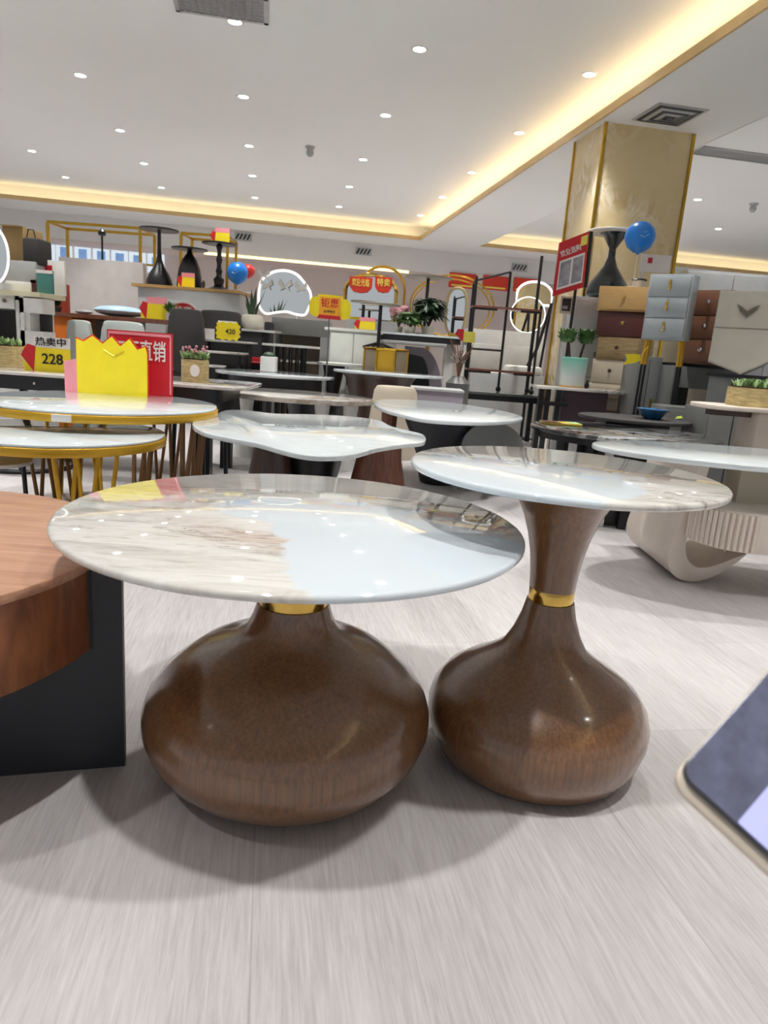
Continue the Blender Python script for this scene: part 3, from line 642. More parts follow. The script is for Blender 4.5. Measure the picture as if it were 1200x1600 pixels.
def balloon(lab, x, y, Y, r, m, zfoot, letter=None):
    q = P(x, y, Y); t = E('balloon', lab, 'balloon', (q.x, q.y, zfoot)); cz = q.z-zfoot
    MB().lathe([(0, cz-r*1.1), (r*.09, cz-r*1.09), (r*.07, cz-r*1.02), (r*.36, cz-r*.93), (r*.76, cz-r*.63), (r*.96, cz-r*.2), (r, cz+.1*r), (r*.9, cz+r*.5), (r*.62, cz+r*.82), (r*.3, cz+r*.97), (0, cz+r*1.01)], 32).build('skin', m, t)
    MB().tube([(0, 0, 0), (0, 0, cz-r*1.1)], .0035, 6).build('stick', WCARD, t)
    MB().lathe([(.05, 0), (.05, .012), (.006, .016)], 16).build('stick_foot', WCARD, t)
    if letter:
        b = MB(); b.tube([(-r*.3, -r*.97, cz-r*.02), (-r*.05, -r*1.0, cz-r*.13), (r*.28, -r*.95, cz+r*.1)], r*.025, 6); b.tube([(-r*.12, -r*.985, cz+r*.18), (r*.16, -r*.98, cz+r*.22)], r*.02, 6); b.build('pale_print', mat('pale balloon print', (150, 200, 244), .4), t)
balloon('blue balloon on a stick beside the right black pedestal table', 371, 427, 7.4, .108, BLUEB, zt, True)
balloon('red balloon on a stick behind the blue balloon at the plinth end', 388, 424, 7.6, .07, REDB, zt)
# desk row
Y = 6.2; zt2 = zat(180, 494, Y); xa, xb = xat(72, 488, Y), xat(292, 505, Y); t = E('wooden_desk', 'long wood edged desk with an orange drawer block', 'desk', (xa, Y, 0)); w = xb-xa
MB().box(0, w, 0, .6, zt2-.035, zt2).build('desktop', ROSE, t); MB().box(.03, xat(110, 500, Y)-xa, .03, .55, .1, zt2-.035).build('drawer_block', ORANGE, t, bevel=.004)
MB().box(xat(111, 500, Y)-xa, w*.55, .5, .54, .3, zt2-.035).build('modesty_panel', DGREY, t)
for y in (.05, .52): MB().box(w-.06, w-.02, y, y+.04, 0, zt2-.035).build('leg', BLACK, t); MB().box(.04, .08, y, y+.04, 0, .1).build('leg', BLACK, t)
t = E('seat_cushion', 'pale blue plastic wrapped cushion lying on the desk', 'cushion', (xat(188, 490, Y+.3), Y+.3, zt2)); MB().ball((0, 0, .05), (.23, .2, .05), 28, 12).build('cover', mat('pale blue wrap', (176, 208, 232), .25), t)
t = E('ornament', 'small grey ornament lying on the desk left of the cushion', 'ornament', (xat(131, 487, Y+.2), Y+.2, zt2)); MB().ball((0, 0, .02), (.08, .04, .02), 16, 8).build('body', GREY, t)
potted('potted_herb', 'little dark leaved plant on the desk end by the cabinets', (xat(88, 486, Y+.2), Y+.2, zt2), [(.035, 0), (.05, .05)], CHAR, [(DKGREEN, (0, 0, .05), .05, 60, .06, .03, .8)])
price_tag('red and yellow price tag standing at the right end of the desk', (xat(241, 500, Y+.12), Y+.12, zt2), .23, .19, rz=.1)
potted('potted_succulent', 'spiky green succulent in a white pot at the desk end', (xat(265, 502, Y+.08), Y+.08, zt2), [(.03, 0), (.04, .06)], WHITE, [(GREEN, (0, 0, .06), .04, 70, .11, .02, .9)])
t = E('promotion_sign', 'pink red arched shop sign behind the first charcoal chair', 'sign', (xat(286, 520, 6.9), 6.9, 0)); zc_ = zat(286, 500, 6.9)
pts = [(.17*math.cos(PI*i/16), zc_+.17*math.sin(PI*i/16)) for i in range(17)]
MB().prism(pts+[(-.17, 0), (.17, 0)], 0, .012, 'y').build('board', WCARD, t); MB().prism([(p[0]*.92, zc_+(p[1]-zc_)*.92) for p in pts], -.004, .002, 'y').build('red_arch', RED, t)
text('特惠', WCARD, t, 0, zc_+.08, .09)
chair('grey white upholstered chair pushed under the desk, left of its twin', (xat(125, 520, 5.9), 6.1, 0), PI, mat('pale grey upholstery', (188, 196, 192), .7), .19, .45, zat(125, 501, 5.9))
chair('grey white upholstered chair pushed under the desk, right of its twin', (xat(196, 520, 5.85), 6.15, 0), PI, mat('pale grey upholstery', (188, 196, 192), .7), .34, .45, zat(196, 503, 5.8))
chair('charcoal upholstered chair beside the desk end, behind the succulents', (xat(284, 530, 5.7), 6.1, 0), PI, CHAR, .27, .45, zat(284, 482, 5.7))
chair('charcoal upholstered chair behind the yellow starburst tag', (xat(345, 530, 6.6), 6.98, 0), PI, CHAR, .40, .45, zat(345, 486, 6.6))
# ------------------------------------------------------------------ centre
pts = [(300, 662), (312, 652), (335, 648), (352, 641), (385, 641), (430, 646), (480, 647), (540, 650), (590, 656), (612, 666), (640, 673), (662, 679), (663, 690), (630, 694), (590, 700), (550, 710), (500, 713), (455, 707), (400, 692), (350, 683), (315, 674)]
zt = .42; c0 = Vector((-.293, 2.6, 0)); poly = [((q := G(x, y, zt)).x-c0.x, q.y-c0.y) for x, y in pts]
t = E('cloud_coffee_table', 'wavy edged white coffee table on wood cones behind the low marble table', 'coffee table', c0)
MB().prism(smooth(poly, 4), zt-.016, zt).build('tabletop', MWHITE, t, bevel=.004)
cone = [(.17, 0), (.168, .02), (.14, .12), (.105, .24), (.085, .34), (.082, zt-.016)]
for x, m, k in ((425, DKBROWN, .8), (592, ROSE, 1.)): q = P(x, 720, 2.62); MB().lathe([(r*k, z) for r, z in cone], 48, ((q.x-c0.x), .0)).build('cone_leg', m, t)
q = P(490, 720, 2.8); MB().lathe([(.12, 0), (.11, .05), (.1, .2), (.13, .34), (.16, zt-.016)], 40, (q.x-c0.x, .12)).build('centre_leg', BLACK, t)
# teardrop white table
pts = [(585, 629), (600, 624), (650, 625), (710, 630), (770, 639), (806, 647), (817, 653), (800, 657), (760, 659), (710, 658), (660, 654), (620, 645), (595, 637)]
zt = .43; c0 = Vector((.35, 4.0, 0)); poly = [((q := G(x, y, zt)).x-c0.x, q.y-c0.y) for x, y in pts]
t = E('teardrop_coffee_table', 'long white teardrop coffee table on a dark flared base', 'coffee table', c0)
MB().prism(smooth(poly, 4), zt-.02, zt).build('tabletop', TOPWHITE, t, bevel=.004)
q = P(690, 670, 4.0); MB().lathe([(.1, 0), (.11, .03), (.13, .15), (.19, .3), (.24, zt-.02)], 48, (q.x-c0.x, 0)).build('flared_base', SOFTBLACK, t)
q = P(770, 680, 3.85); zc = zat(770, 655, 3.8); MB().prism([(.17*math.cos(PI*i/16), .26+.13*math.sin(PI*i/16)) for i in range(17)]+[(-.17, 0), (.17, 0)], -.02, .02, 'y').build('arched_panel', DGREY, t, (q.x-c0.x, -.17, 0))
q = P(607, 672, 4.1); MB().lathe([(.07, 0), (.04, .2), (.05, zt-.02)], 24, (q.x-c0.x, .12)).build('cone_leg', ROSE, t)
# oval marble table with white cone legs
t = E('oval_coffee_table', 'oval grey marble coffee table on white cone legs behind the wavy table', 'coffee table', (-.6, 4.33, 0)); zt = .43
MB().prism(oval(.49, .36, 72, -.1), zt-.03, zt).build('tabletop', MGREY, t, bevel=.006); MB().prism(oval(.492, .362, 72, -.1), zt-.026, zt-.006).build('cream_rim', MCREAM, t)
for x in (372, 502, 547): q = P(x, 640, 4.2); MB().lathe([(.09, 0), (.05, .15), (.035, .26), (.05, zt-.03)], 28, (q.x+.6, -.08 if x > 400 else .12)).build('cone_leg', WHITE, t)
MB().lathe([(.16, 0), (.15, .2), (.2, zt-.031)], 32, (.12, .12)).build('dark_core', BLACK, t)
# blue-grey marble table and things on it
zt = .51; q = G(430, 583, zt); YN = q.y; kx = (xat(522, 590, YN)-xat(338, 576, YN))/2; t = E('coffee_table', 'blue grey marble coffee table holding a white cube planter', 'coffee table', (q.x, YN, 0))
MB().prism(oval(kx, .36, 64), zt-.02, zt).build('tabletop', MBLUE, t, bevel=.004); MB().prism(oval(kx*.8, .27, 48), zt-.12, zt-.02).build('apron', BLACK, t)
for x in (-.25, .25): MB().lathe([(.14, 0), (.09, .2), (.1, zt-.12)], 28, (x, 0)).build('cone_leg', DKBROWN if x > 0 else BLACK, t)
YC = YN+.12; q = P(420, 576, YC); t = E('cube_planter', 'white cube planter with a mossy green cushion plant', 'planter', (q.x, YC, zt)); w = .056
MB().box(-w, w, -w, w, 0, zat(420, 557, YC)-zt).build('pot', WHITE, t, bevel=.006); h = zat(420, 557, YC)-zt
MB().ball((0, 0, h), (.05, .05, .035), 16, 10).build('moss', DKGREEN, t)
# rod legged table
Y = 6.1; q = P(455, 540, Y); zt = zat(455, 539, Y); t = E('rod_side_table', 'white topped side table on a drum of black rods', 'side table', (q.x, Y, 0))
MB().prism(oval(.25, .18, 48), zt-.018, zt).build('tabletop', WHITE, t)
for k in range(14): a = 2*PI*k/14; MB().tube([(.115*math.cos(a), .115*math.sin(a), 0), (.13*math.cos(a), .13*math.sin(a), zt-.018)], .009, 8).build('rod', BLACK, t)
MB().tube([(.115*math.cos(a), .115*math.sin(a), .01) for a in (2*PI*i/32 for i in range(32))], .01, 8, True).build('ring_base', GOLD, t)
# stacked small tables in front of the charcoal chairs
def dtable(lab, x0, x1, y, Y, body=None, ry=.2, name='side_table'):
    a, b = xat(x0, y-.036*(x1-x0), Y), xat(x1, y+.036*(x1-x0), Y); z = zat((x0+x1)/2, y, Y); t = E(name, lab, 'side table', ((a+b)/2, Y, 0)); w = (b-a)/2
    MB().prism(rrect(-w, w, -ry, ry, .06), z-.018, z).build('tabletop', MGREY, t, bevel=.003); MB().prism(rrect(-w*.8, w*.8, -ry*.7, ry*.7, .04), 0 if body else z-.1, z-.018).build('dark_body', body or BLACK, t)
    if not body:
        for sx in (-1, 1):
            for sy in (-1, 1): MB().box(sx*w*.7-.015, sx*w*.7+.015, sy*ry*.6-.015, sy*ry*.6+.015, 0, z-.1).build('leg', BLACK, t)
    return t, z
t, z1 = dtable('grey topped black side table under the yellow starburst tag', 318, 400, 532, 6.0, BLACK, .15)
dtable('lower grey topped side table before the starburst tag table', 318, 386, 549, 5.62, None, .12)
dtable('lowest grey topped side table behind the wicker succulents', 318, 352, 570, 5.36, None, .09)
Y = 5.9; t = E('price_tag', 'yellow starburst price tag reading 420 on a grey topped side table', 'price tag', (xat(356, 531, Y), Y, z1), 0, 'price tags'); MB().prism(burst(.21, .15, 13, .13), 0, .006, 'y').build('yellow_starburst', YEL, t)
MB().box(-.085, .07, .001, .007, .12, .155).build('header_strip', WCARD, t); text('420', INK, t, .02, .07, .055, name='price_lettering')
crate('card_stand', 'small white card leaning beside the starburst tag', 'card', 314, 335, 514, 531, 5.92, WCARD, .01, .0, base=z1)
t, w, h = crate('black_cabinet', 'black cabinet with a white shelf board under a white bowl planter', 'cabinet', 377, 409, 519, 560, 6.4, SOFTBLACK, .35, base=0)
MB().box(-w/2, w/2+.12, -.02, .37, h, h+.02).build('shelf_board', LGREY, t); zs = h+.02
t, w, h = crate('small_box', 'small glossy red box tucked under the black cabinet front', 'box', 383, 406, 559, 569, 6.27, RED, .1); MB().box(-w/2, w/2, -.004, 0, h*.3, h*.45).build('pale_line', PINK, t)
o = bpy.data.objects['small_box.001']; o2 = E('low_stool', 'low black stool carrying the small red box', 'stool', (o.location.x, 6.27, 0)); MB().box(-.09, .09, -.02, .12, o.location.z-.03, o.location.z).build('seat', BLACK, o2)
for sx in (-.07, .07):
    for y in (0, .1): MB().box(sx-.01, sx+.01, y-.01, y+.01, 0, o.location.z-.03).build('leg', BLACK, o2)
potted('bowl_planter', 'white ribbed bowl planter with sansevieria leaves on the black cabinet', (xat(392, 512, 6.5), 6.55, zs), [(.07, 0), (.095, .03), (.1, .09), (.09, .12), (.06, .13)], CREAM2, [])
b = MB()
for k in range(11): a = k*2.4; b.leaf((.03*math.cos(a), .03*math.sin(a), .1), (.35*math.cos(a), .35*math.sin(a), 1), random.uniform(.14, .3), .035, 0)
b.build('foliage', DKGREEN, bpy.data.objects['bowl_planter'])
crate('low_cupboard', 'charcoal cupboard between black cabinet and grey vanity', 'cupboard', 411, 424, 503, 560, 6.85, CHAR, .3, .015, base=0)
# vanity with cloud mirror
Y = 7.0; xa, xb = xat(424, 520, Y), xat(512, 526, Y); zt = zat(450, 497, Y); w = xb-xa
t = E('vanity_desk', 'grey vanity desk with open shelves under the cloud mirror', 'desk', ((xa+xb)/2, Y, 0))
MB().box(-w/2, w/2, 0, .42, zat(450, 523, Y), zt).build('drawer_apron', GREY, t, bevel=.003); MB().box(-w/2, w/2, .40, .43, 0, zt-.1).build('back_panel', TAUPE, t); MB().box(w/2-.07, w/2, 0, .4, 0, zat(450, 523, Y)).build('side_panel', LGREY, t)
MB().box(-w/2, -w/2+.04, 0, .4, 0, zat(450, 523, Y)).build('side_panel', LGREY, t); z = zat(480, 565, Y); MB().box(-w/2+.04, w/2-.07, .02, .4, z-.02, z).build('shelf', WHITE, t)
pts = [(404, 470), (408, 440), (425, 426), (445, 423), (462, 428), (474, 440), (484, 455), (486, 470), (482, 482), (476, 492), (462, 491), (448, 487), (432, 488), (416, 490), (407, 482)]
Ym = 7.2; q0 = P(445, 492, Ym); t = E('cloud_mirror', 'cloud shaped mirror with a glowing white rim on the grey vanity', 'mirror', (q0.x, Ym, zt))
pl = smooth([((q := P(x, y, Ym)).x-q0.x, q.z-zt) for x, y in pts], 5); MB().prism(pl, 0, .012, 'y').build('mirror_glass', MIRROR, t); MB().tube([(x, 0, z) for x, z in pl], .012, 8, True).build('lit_rim', LED, t)
MB().box(-.12, .12, -.02, .08, 0, .03).build('foot', WHITE, t)
for x, y, s in ((413, 428, 1), (417, 444, 1), (446, 445, 1.1), (471, 448, 1)):
    q = P(x, y, Ym); b = MB()
    for k in (-1, 1): b.prism([(0, -.02*s), (k*.05*s, .05*s), (k*.065*s, .0), (k*.03*s, -.02*s), (k*.045*s, -.055*s), (0, -.03*s)], -.03, -.027, 'y')
    b.build('butterfly_decal', WCARD, t, (q.x-q0.x, 0, q.z-zt))
# sign on pole
Y = 5.9; q = P(509, 600, Y); t = E('promotion_sign', 'yellow scroll shaped sign on a thin pole before the white sideboard', 'sign', (q.x, Y, 0)); zc = zat(509, 481, Y); 
pl = [(-.16, -.05), (-.17, .02), (-.15, .075), (-.10, .085), (-.09, .105), (.09, .10), (.10, .08), (.15, .07), (.175, .02), (.165, -.06), (.12, -.085), (.08, -.075), (-.08, -.07), (-.12, -.075)]
MB().prism(smooth([(x, z+zc) for x, z in pl], 3), 0, .01, 'y').build('yellow_board', YEL, t); MB().prism([(-.085, zc-.06), (.085, zc-.06), (.085, zc+.085), (-.085, zc+.085)], -.004, .002, 'y').build('orange_panel', mat('orange card', (250, 170, 40), .5), t)
MB().prism([(-.1, zc-.085), (.1, zc-.09), (.085, zc-.06), (-.085, zc-.055)], -.007, .002, 'y').build('red_ribbon', RED, t); text('钜惠', RED, t, 0, zc+.035, .075); text('全场特价', INK, t, 0, zc-.03, .025, name='small_lettering')
MB().tube([(0, .012, 0), (0, .012, zc)], .006, 8).build('pole', DGREY, t); MB().lathe([(.09, 0), (.09, .01), (.01, .016)], 24).build('foot', DGREY, t)
# white sideboard
Y = 6.47; t = cabinet('white sideboard with small chrome handles behind the yellow scroll sign', xat(514, 550, Y), xat(590, 552, Y), Y, .4, zat(550, 518, Y), mat('white green lacquer', (208, 212, 206), .4), 'sideboard', 'sideboard', doors=2, hm=CHROME)
MB().box(-.27, .25, -.02, .4, zat(550, 518, Y), zat(550, 518, Y)+.025).build('top_board', WHITE, t)
# arch mirror
Y = 7.9; t = E('arch_mirror', 'arched mirror with gold hoops and painted reflections of red shop signs', 'mirror', (xat(580, 500, Y), Y, 0)); x0 = xat(580, 500, Y)
def arch(a, b, ytop, ybot, Yd, n=14, flat=.35):
    xa, xb = xat(a, ybot, Yd)-x0, xat(b, ybot, Yd)-x0; zb, zt_ = zat((a+b)/2, ybot, Yd), zat((a+b)/2, ytop, Yd); r = (xb-xa)/2; rv = min(r, (zt_-zb)*flat)
    return [(xa, zb)]+[((xa+xb)/2-r*math.cos(PI*i/n), zt_-rv+rv*math.sin(PI*i/n)) for i in range(n+1)]+[(xb, zb)]
pl = arch(537, 616, 429, 502, Y); MB().prism(pl, 0, .015, 'y').build('mirror_glass', MIRROR, t); MB().tube([(x, -.005, z) for x, z in pl], .022, 8).build('frame', BRASS, t)
pl = arch(560, 629, 416, 500, Y+.1, flat=.6); MB().tube([(x, .1, z) for x, z in pl], .014, 8).build('outer_hoop', GOLD, t)
zb = zat(580, 501, Y); MB().box(-.28, .3, -.03, .13, 0, zb).build('pedestal_panel', LGREY, t)
for a, b, s in ((546, 582, '欢迎光临'), (586, 613, '特卖')):  # coloured cards on the glass imitate the mirror's reflection of red signs
    xa, xb = xat(a, 440, Y)-x0, xat(b, 442, Y)-x0; za, zb_ = zat((a+b)/2, 433, Y), zat((a+b)/2, 458, Y); cx_ = (xa+xb)/2; hw = (xb-xa)/2
    o = MB().prism([(-hw, za), (hw, za), (hw*.96, zb_+.06), (hw*.6, zb_+.01), (0, zb_), (-hw*.6, zb_+.01), (-hw*.96, zb_+.06)], -.03, -.022, 'y').build('reflected_sign_card', ORED, t, (cx_, 0, 0))
    text(s, YEL2, o, 0, (za+zb_)/2+.02, .085, y=-.034, width=hw*1.5)
# bistro tables stacked on the console
Y = 6.9; zc = zat(630, 520, Y)
xa, xb = xat(535, 513, Y), xat(722, 526, Y); w = xb-xa; t = E('long_console', 'long black edged white console holding plants and small tables', 'console table', ((xa+xb)/2, Y, 0))
MB().box(-w/2, w/2, 0, .5, zc-.02, zc).build('tabletop', MWHITE, t); MB().box(-w/2+.01, w/2-.01, .01, .49, zc-.075, zc-.02).build('black_apron', BLACK, t)
for x in (-w/2+.1, w/2-.1): MB().box(x-.04, x+.04, .1, .4, 0, zc-.075).build('leg', BLACK if x < 0 else WHITE, t)
def bistro(lab, x, yt, yb, Y, r, base, foot=True):
    q = P(x, yb, Y); t = E('bistro_table', lab, 'side table', (q.x, Y, base)); h = zat(x, yt, Y)-base
    MB().slab(r, h-.016, h, 40).build('tabletop', mat('weathered grey top', (146, 140, 128), .4), t); MB().tube([(0, 0, .01), (0, 0, h-.015)], .016, 10).build('stem', BLACK, t)
    if foot:
        for k in range(4): a = k*PI/2+.4; MB().tube([(0, 0, .05), (r*.8*math.cos(a), r*.8*math.sin(a), .008)], .012, 8).build('foot', BLACK, t)
    else: MB().lathe([(r*.6, 0), (r*.6, .012), (.02, .03)], 28).build('foot', BLACK, t)
    return t
bistro('tall bistro table with a black pole standing on the gold octagonal table', 590, 474, 552, 6.12, .17, zat(603, 546, 6.12))
bistro('short bistro table standing on the console behind the tall one', 566, 470, 512, 7.15, .13, zc, False)
bistro('high round table with a thin black stem among the console plants', 663, 432, 512, 7.28, .24, zc, False)
price_tag('yellow price tag standing on the console left of the plants', (xat(570, 514, 6.95), 6.95, zc), .2, .12)
# lavender arch based table, gold octagon base
Y = 6.64; t = E('arch_dining_table', 'lavender grey dining table on an arched panel under the console', 'dining table', (xat(655, 560, Y), Y, 0)); zt = zat(640, 534, Y)
MB().prism(rrect(-.36, .24, -.2, .2, .1), zt-.03, zt).build('tabletop', LGREY, t, bevel=.004)
pl = [(-.14, 0), (.26, 0), (.25, .2)]+[(.24*math.cos(a)+.0, .3+(zt-.34)*math.sin(a)) for a in (PI*i/20 for i in range(1, 10))]+[(-.14, zt-.04)]
MB().prism(pl, -.03, .03, 'y').build('arched_leg', LAV, t); pl = [(-.16, 0), (.12, 0)]+[(.12*math.cos(a), .3+(zt-.42)*math.sin(a)) for a in (PI*i/16 for i in range(0, 8))]+[(-.16, zt-.1)]
MB().prism(pl, -.05, -.03, 'y').build('dark_inset', BLACK, t)
q = P(603, 560, 6.12); zt = zat(603, 546, 6.12); zo = zt; t = E('octagon_side_table', 'gold framed octagonal side table with taupe facets', 'side table', (q.x, 6.12, 0)); R_ = .2
for k in range(8):
    a0, a1 = PI/8+k*PI/4, PI/8+(k+1)*PI/4; v0 = (R_*math.cos(a0), R_*math.sin(a0)); v1 = (R_*math.cos(a1), R_*math.sin(a1))
    o = MB().add([(v0[0], v0[1], .02), (v1[0], v1[1], .02), (v1[0], v1[1], zt), (v0[0], v0[1], zt), (v0[0]*.97, v0[1]*.97, .02), (v1[0]*.97, v1[1]*.97, .02), (v1[0]*.97, v1[1]*.97, zt), (v0[0]*.97, v0[1]*.97, zt)], [(0, 1, 2, 3), (7, 6, 5, 4), (3, 2, 6, 7), (0, 4, 5, 1), (0, 3, 7, 4), (1, 5, 6, 2)]).build('facet', GOLDP if k % 2 else TAUPE, t)
    MB().tube([(v0[0], v0[1], 0), (v0[0], v0[1], zt)], .01, 6).build('frame_post', GOLD, t)
MB().tube([(R_*math.cos(PI/8+k*PI/4), R_*math.sin(PI/8+k*PI/4), zt) for k in range(8)], .012, 6, True).build('top_frame', GOLD, t); MB().lathe([(R_*.9, zt-.012), (R_*.9, zt)], 8).build('tabletop', TAUPE, t)
# brown flare base table, hourglass table
t = E('coffee_table', 'pale marble coffee table on a broad dark brown flared base', 'coffee table', (-.06, 7.1, 0)); q = P(607, 585, 5.6); t.location = (q.x, 5.6, 0); zt = zat(607, 582, 5.6)
MB().prism(oval(.44, .3, 64), zt-.02, zt).build('tabletop', MWHITE, t, bevel=.004); MB().lathe([(.15, 0), (.16, .04), (.19, .2), (.27, zt-.06), (.3, zt-.02)], 48, (-.07, 0)).build('flared_base', DKBROWN, t)
q = P(540, 570, 6.2); zt = zat(540, 568, 6.2); t = E('side_table', 'white side table on a black hourglass base beside the sideboard', 'side table', (q.x, 6.2, 0))
MB().prism(oval(.25, .2, 48), zt-.02, zt).build('tabletop', WHITE, t); MB().lathe([(.1, 0), (.09, .03), (.055, .2), (.05, .3), (.07, .42), (.1, zt-.02)], 28, (-.1, 0)).build('hourglass_base', BLACK, t)
q = P(618, 612, 4.9); t = E('ottoman', 'beige trapezoid ottoman behind the teardrop table', 'ottoman', (q.x, 4.9, 0)); zt = zat(618, 604, 4.9); MB().lathe([(.2, 0), (.195, .05), (.15, zt-.03), (.13, zt)], 40).build('cover', BEIGE, t)
q = P(676, 615, 5.0); t = cabinet('low lavender grey side cabinet right of the beige ottoman', q.x-.15, q.x+.22, 5.0, .3, zat(676, 611, 5.0), LAV, 'side_cabinet', 'cabinet')
MB().box(-.19, .19, -.01, .31, zat(676, 611, 5.0), zat(676, 611, 5.0)+.015).build('top_board', LGREY, t)
# plants on the console
def bush(name, lab, x, yb, Y, base, h, r, m, stems, pot, L=.12, lw=.05, n=240, flowers=None):
    t = E(name, lab, 'potted plant', (xat(x, yb, Y), Y, base)); MB().lathe([(r*.28, 0), (r*.36, pot)], 28).build('pot', CREAM2, t)
    MB().lathe([(0, pot-.004), (r*.33, pot-.006)], 20).build('soil', SOIL, t)
    b = MB()
    for k in range(stems): a = k*2.4; b.tube([(0, 0, pot), (r*.3*math.cos(a), r*.3*math.sin(a), pot+(h-pot)*.5), (r*.6*math.cos(a), r*.6*math.sin(a), h*.9)], [.008, .006, .003], 6)
    b.build('stems', SOIL, t); b = MB()
    for _ in range(n):
        u = random.uniform(.35, 1); a = random.uniform(0, 2*PI); q = r*random.uniform(.1, .85)*math.sin(u*2.4); b.leaf((q*.6*math.cos(a), q*.6*math.sin(a), pot+(h-pot)*u*.85), (math.cos(a), math.sin(a), random.uniform(-.3, .7)), L*random.uniform(.6, 1.1), lw, .3)
    b.build('foliage', m, t)
    if flowers:
        b = MB()
        for _ in range(flowers): a = random.uniform(0, 6.3); b.ball((r*.7*math.cos(a)*random.random(), r*.7*math.sin(a)*random.random(), h*random.uniform(.7, 1.05)), .03, 8, 6)
        b.build('blossom', PINKF, t)
    return t
bush('rubber_plant', 'dark leaved rubber plant in a pale pot on the console', 668, 525, 7.06, zc, zat(668, 465, 7.06)-zc, .2, DKGREEN, 5, .08, .14, .06, 260)
bush('leafy_plant', 'bright green leafy plant left of the dark rubber plant', 640, 524, 7.0, zc, zat(640, 488, 7.0)-zc, .16, GREEN, 4, .06, .1, .05, 200)
bush('pink_flowers', 'pink flowering plant at the left of the console greenery', 622, 522, 7.2, zc, zat(622, 482, 7.2)-zc, .12, GREEN, 4, .06, .06, .03, 60, 26)
t = E('oval_mirror', 'small oval mirror with a pale gold frame behind the console plants', 'mirror', (xat(711, 505, 7.3), 7.3, zc)); a, b_ = zat(711, 450, 7.3)-zc, 0.03
MB().prism([(.095*math.copysign(abs(math.cos(k))**.7, math.cos(k)), (a+b_)/2+(a-b_)/2*math.copysign(abs(math.sin(k))**.7, math.sin(k))) for k in (2*PI*i/48 for i in range(48))], 0, .012, 'y').build('mirror_glass', MIRROR, t)
MB().tube([(.1*math.copysign(abs(math.cos(k))**.7, math.cos(k)), -.004, (a+b_)/2+(a-b_)/2*math.copysign(abs(math.sin(k))**.7, math.sin(k))) for k in (2*PI*i/48 for i in range(48))], .014, 8, True).build('frame', mat('pale gold frame', (228, 214, 160), .3, .4), t); MB().box(-.06, .06, -.03, .05, 0, .03).build('foot', GOLD, t)
q = P(706, 480, 8.6); zc2 = zat(706, 480, 8.6); t = E('gold_hoop_shelf', 'large gold hoop display frame behind the console plants', 'display frame', (q.x, 8.6, 0)); r = xat(772, 480, 8.6)-q.x
MB().tube([(r*math.cos(k), 0, zc2+r*.72*math.sin(k)) for k in (2*PI*i/56 for i in range(56))], .011, 8, True).build('outer_hoop', GOLD, t); MB().tube([(r*.93*math.cos(k), .12, zc2+r*.66*math.sin(k)) for k in (2*PI*i/56 for i in range(56))], .008, 8, True).build('inner_hoop', GOLD, t)
for s in (-1, 1): MB().box(s*.25-.02, s*.25+.02, 0, .12, 0, zc2-r*.62).build('post', GOLD, t)
q = P(715, 585, 6.0); t = E('twig_vase', 'glass vase of dried brown and white twigs with a price tag', 'vase', (q.x, 5.9, 0)); zv = zat(715, 588, 5.9)
MB().lathe([(.09, 0), (.1, zv*.9), (.05, zv)], 28).build('vase_body', DGREY, t); b = MB()
for k in range(22): a = k*2.4; b.tube([(0, 0, zv-.03), (.03*math.cos(a), .03*math.sin(a), zv+.12), (.1*math.cos(a), .1*math.sin(a), zv+random.uniform(.18, .32))], [.004, .004, .002], 5)
b.build('twigs', mat('dried twig', (120, 92, 74), .8, var=.4), t); foliage(t, mat('dried leaf', (176, 160, 150), .8, var=.3), (0, 0, zv+.1), .12, 60, .06, .03, .9)
o = MB().box(-.03, .075, -.005, .001, 0, .085).build('tag_panel', YEL2, t, (.02, -.1, zat(715, 534, 5.85))); MB().prism([(-.02, 0), (-.02, .1), (-.07, .1), (-.09, .06)], -.007, .0, 'y').build('red_arrow', RED, o); MB().box(-.012, .012, .0, .1, -.02, .03).build('tag_clip', DGREY, o)
# red banners on the back wall
for x0_, x1_, nm in ((703, 743, 'left'), (756, 793, 'middle'), (804, 838, 'right')):
    d0 = ray(x0_, 425+(x0_-703)*.08); d1 = ray(x1_, 452+(x0_-703)*.06); a = CAMPOS+d0*(14.16/d0.dot(WV)); b = CAMPOS+d1*(14.16/d1.dot(WV)); hw = (b.dot(UV)-a.dot(UV))/2
    o = E('wall_banner', 'vermilion banner under the bulkhead above the black rack, %s one' % nm, 'banner', room((a.dot(UV)+b.dot(UV))/2, 14.19, b.z), AZ, 'vermilion wall banners'); MB().box(-hw, hw, -.02, 0, 0, a.z-b.z).build('cloth', ORED, o); MB().box(-hw*.8, hw*.8, -.024, -.02, .03, .06).build('pale_stripe', YEL2, o)
# ------------------------------------------------------------------ black rack and what stands round it
zt = .44; q = G(780, 613, zt); Yr = q.y
t = E('glass_top_table', 'black framed low table with a dark glossy top carrying the black rack', 'coffee table', (q.x, Yr, 0)); wl, wr = xat(676, 606, Yr)-q.x, xat(850, 620, Yr)-q.x
MB().prism(rrect(wl, wr, -.17, .3, .05), zt-.02, zt).build('tabletop', mat('dark glossy glass', (70, 80, 78), .05, coat=1.), t, bevel=.003); MB().box(wl+.03, wr-.03, -.12, .27, zt-.07, zt-.02).build('apron', BLACK, t)
for x in (wl+.06, wr-.06):
    for y in (-.1, .24): MB().box(x-.02, x+.02, y-.02, y+.02, 0, zt-.07).build('leg', BLACK, t)
xa, xb = xat(728, 609, Yr), xat(829, 621, Yr); t = E('black_rack', 'small black tube rack with red brown shelf boards and ball feet', 'shelf rack', ((xa+xb)/2, Yr, zt)); w = (xb-xa)/2; dp = .2
zh = zat(738, 432, Yr)-zt; zl = zat(846, 478, Yr)-zt; zm = zat(797, 424, Yr)-zt
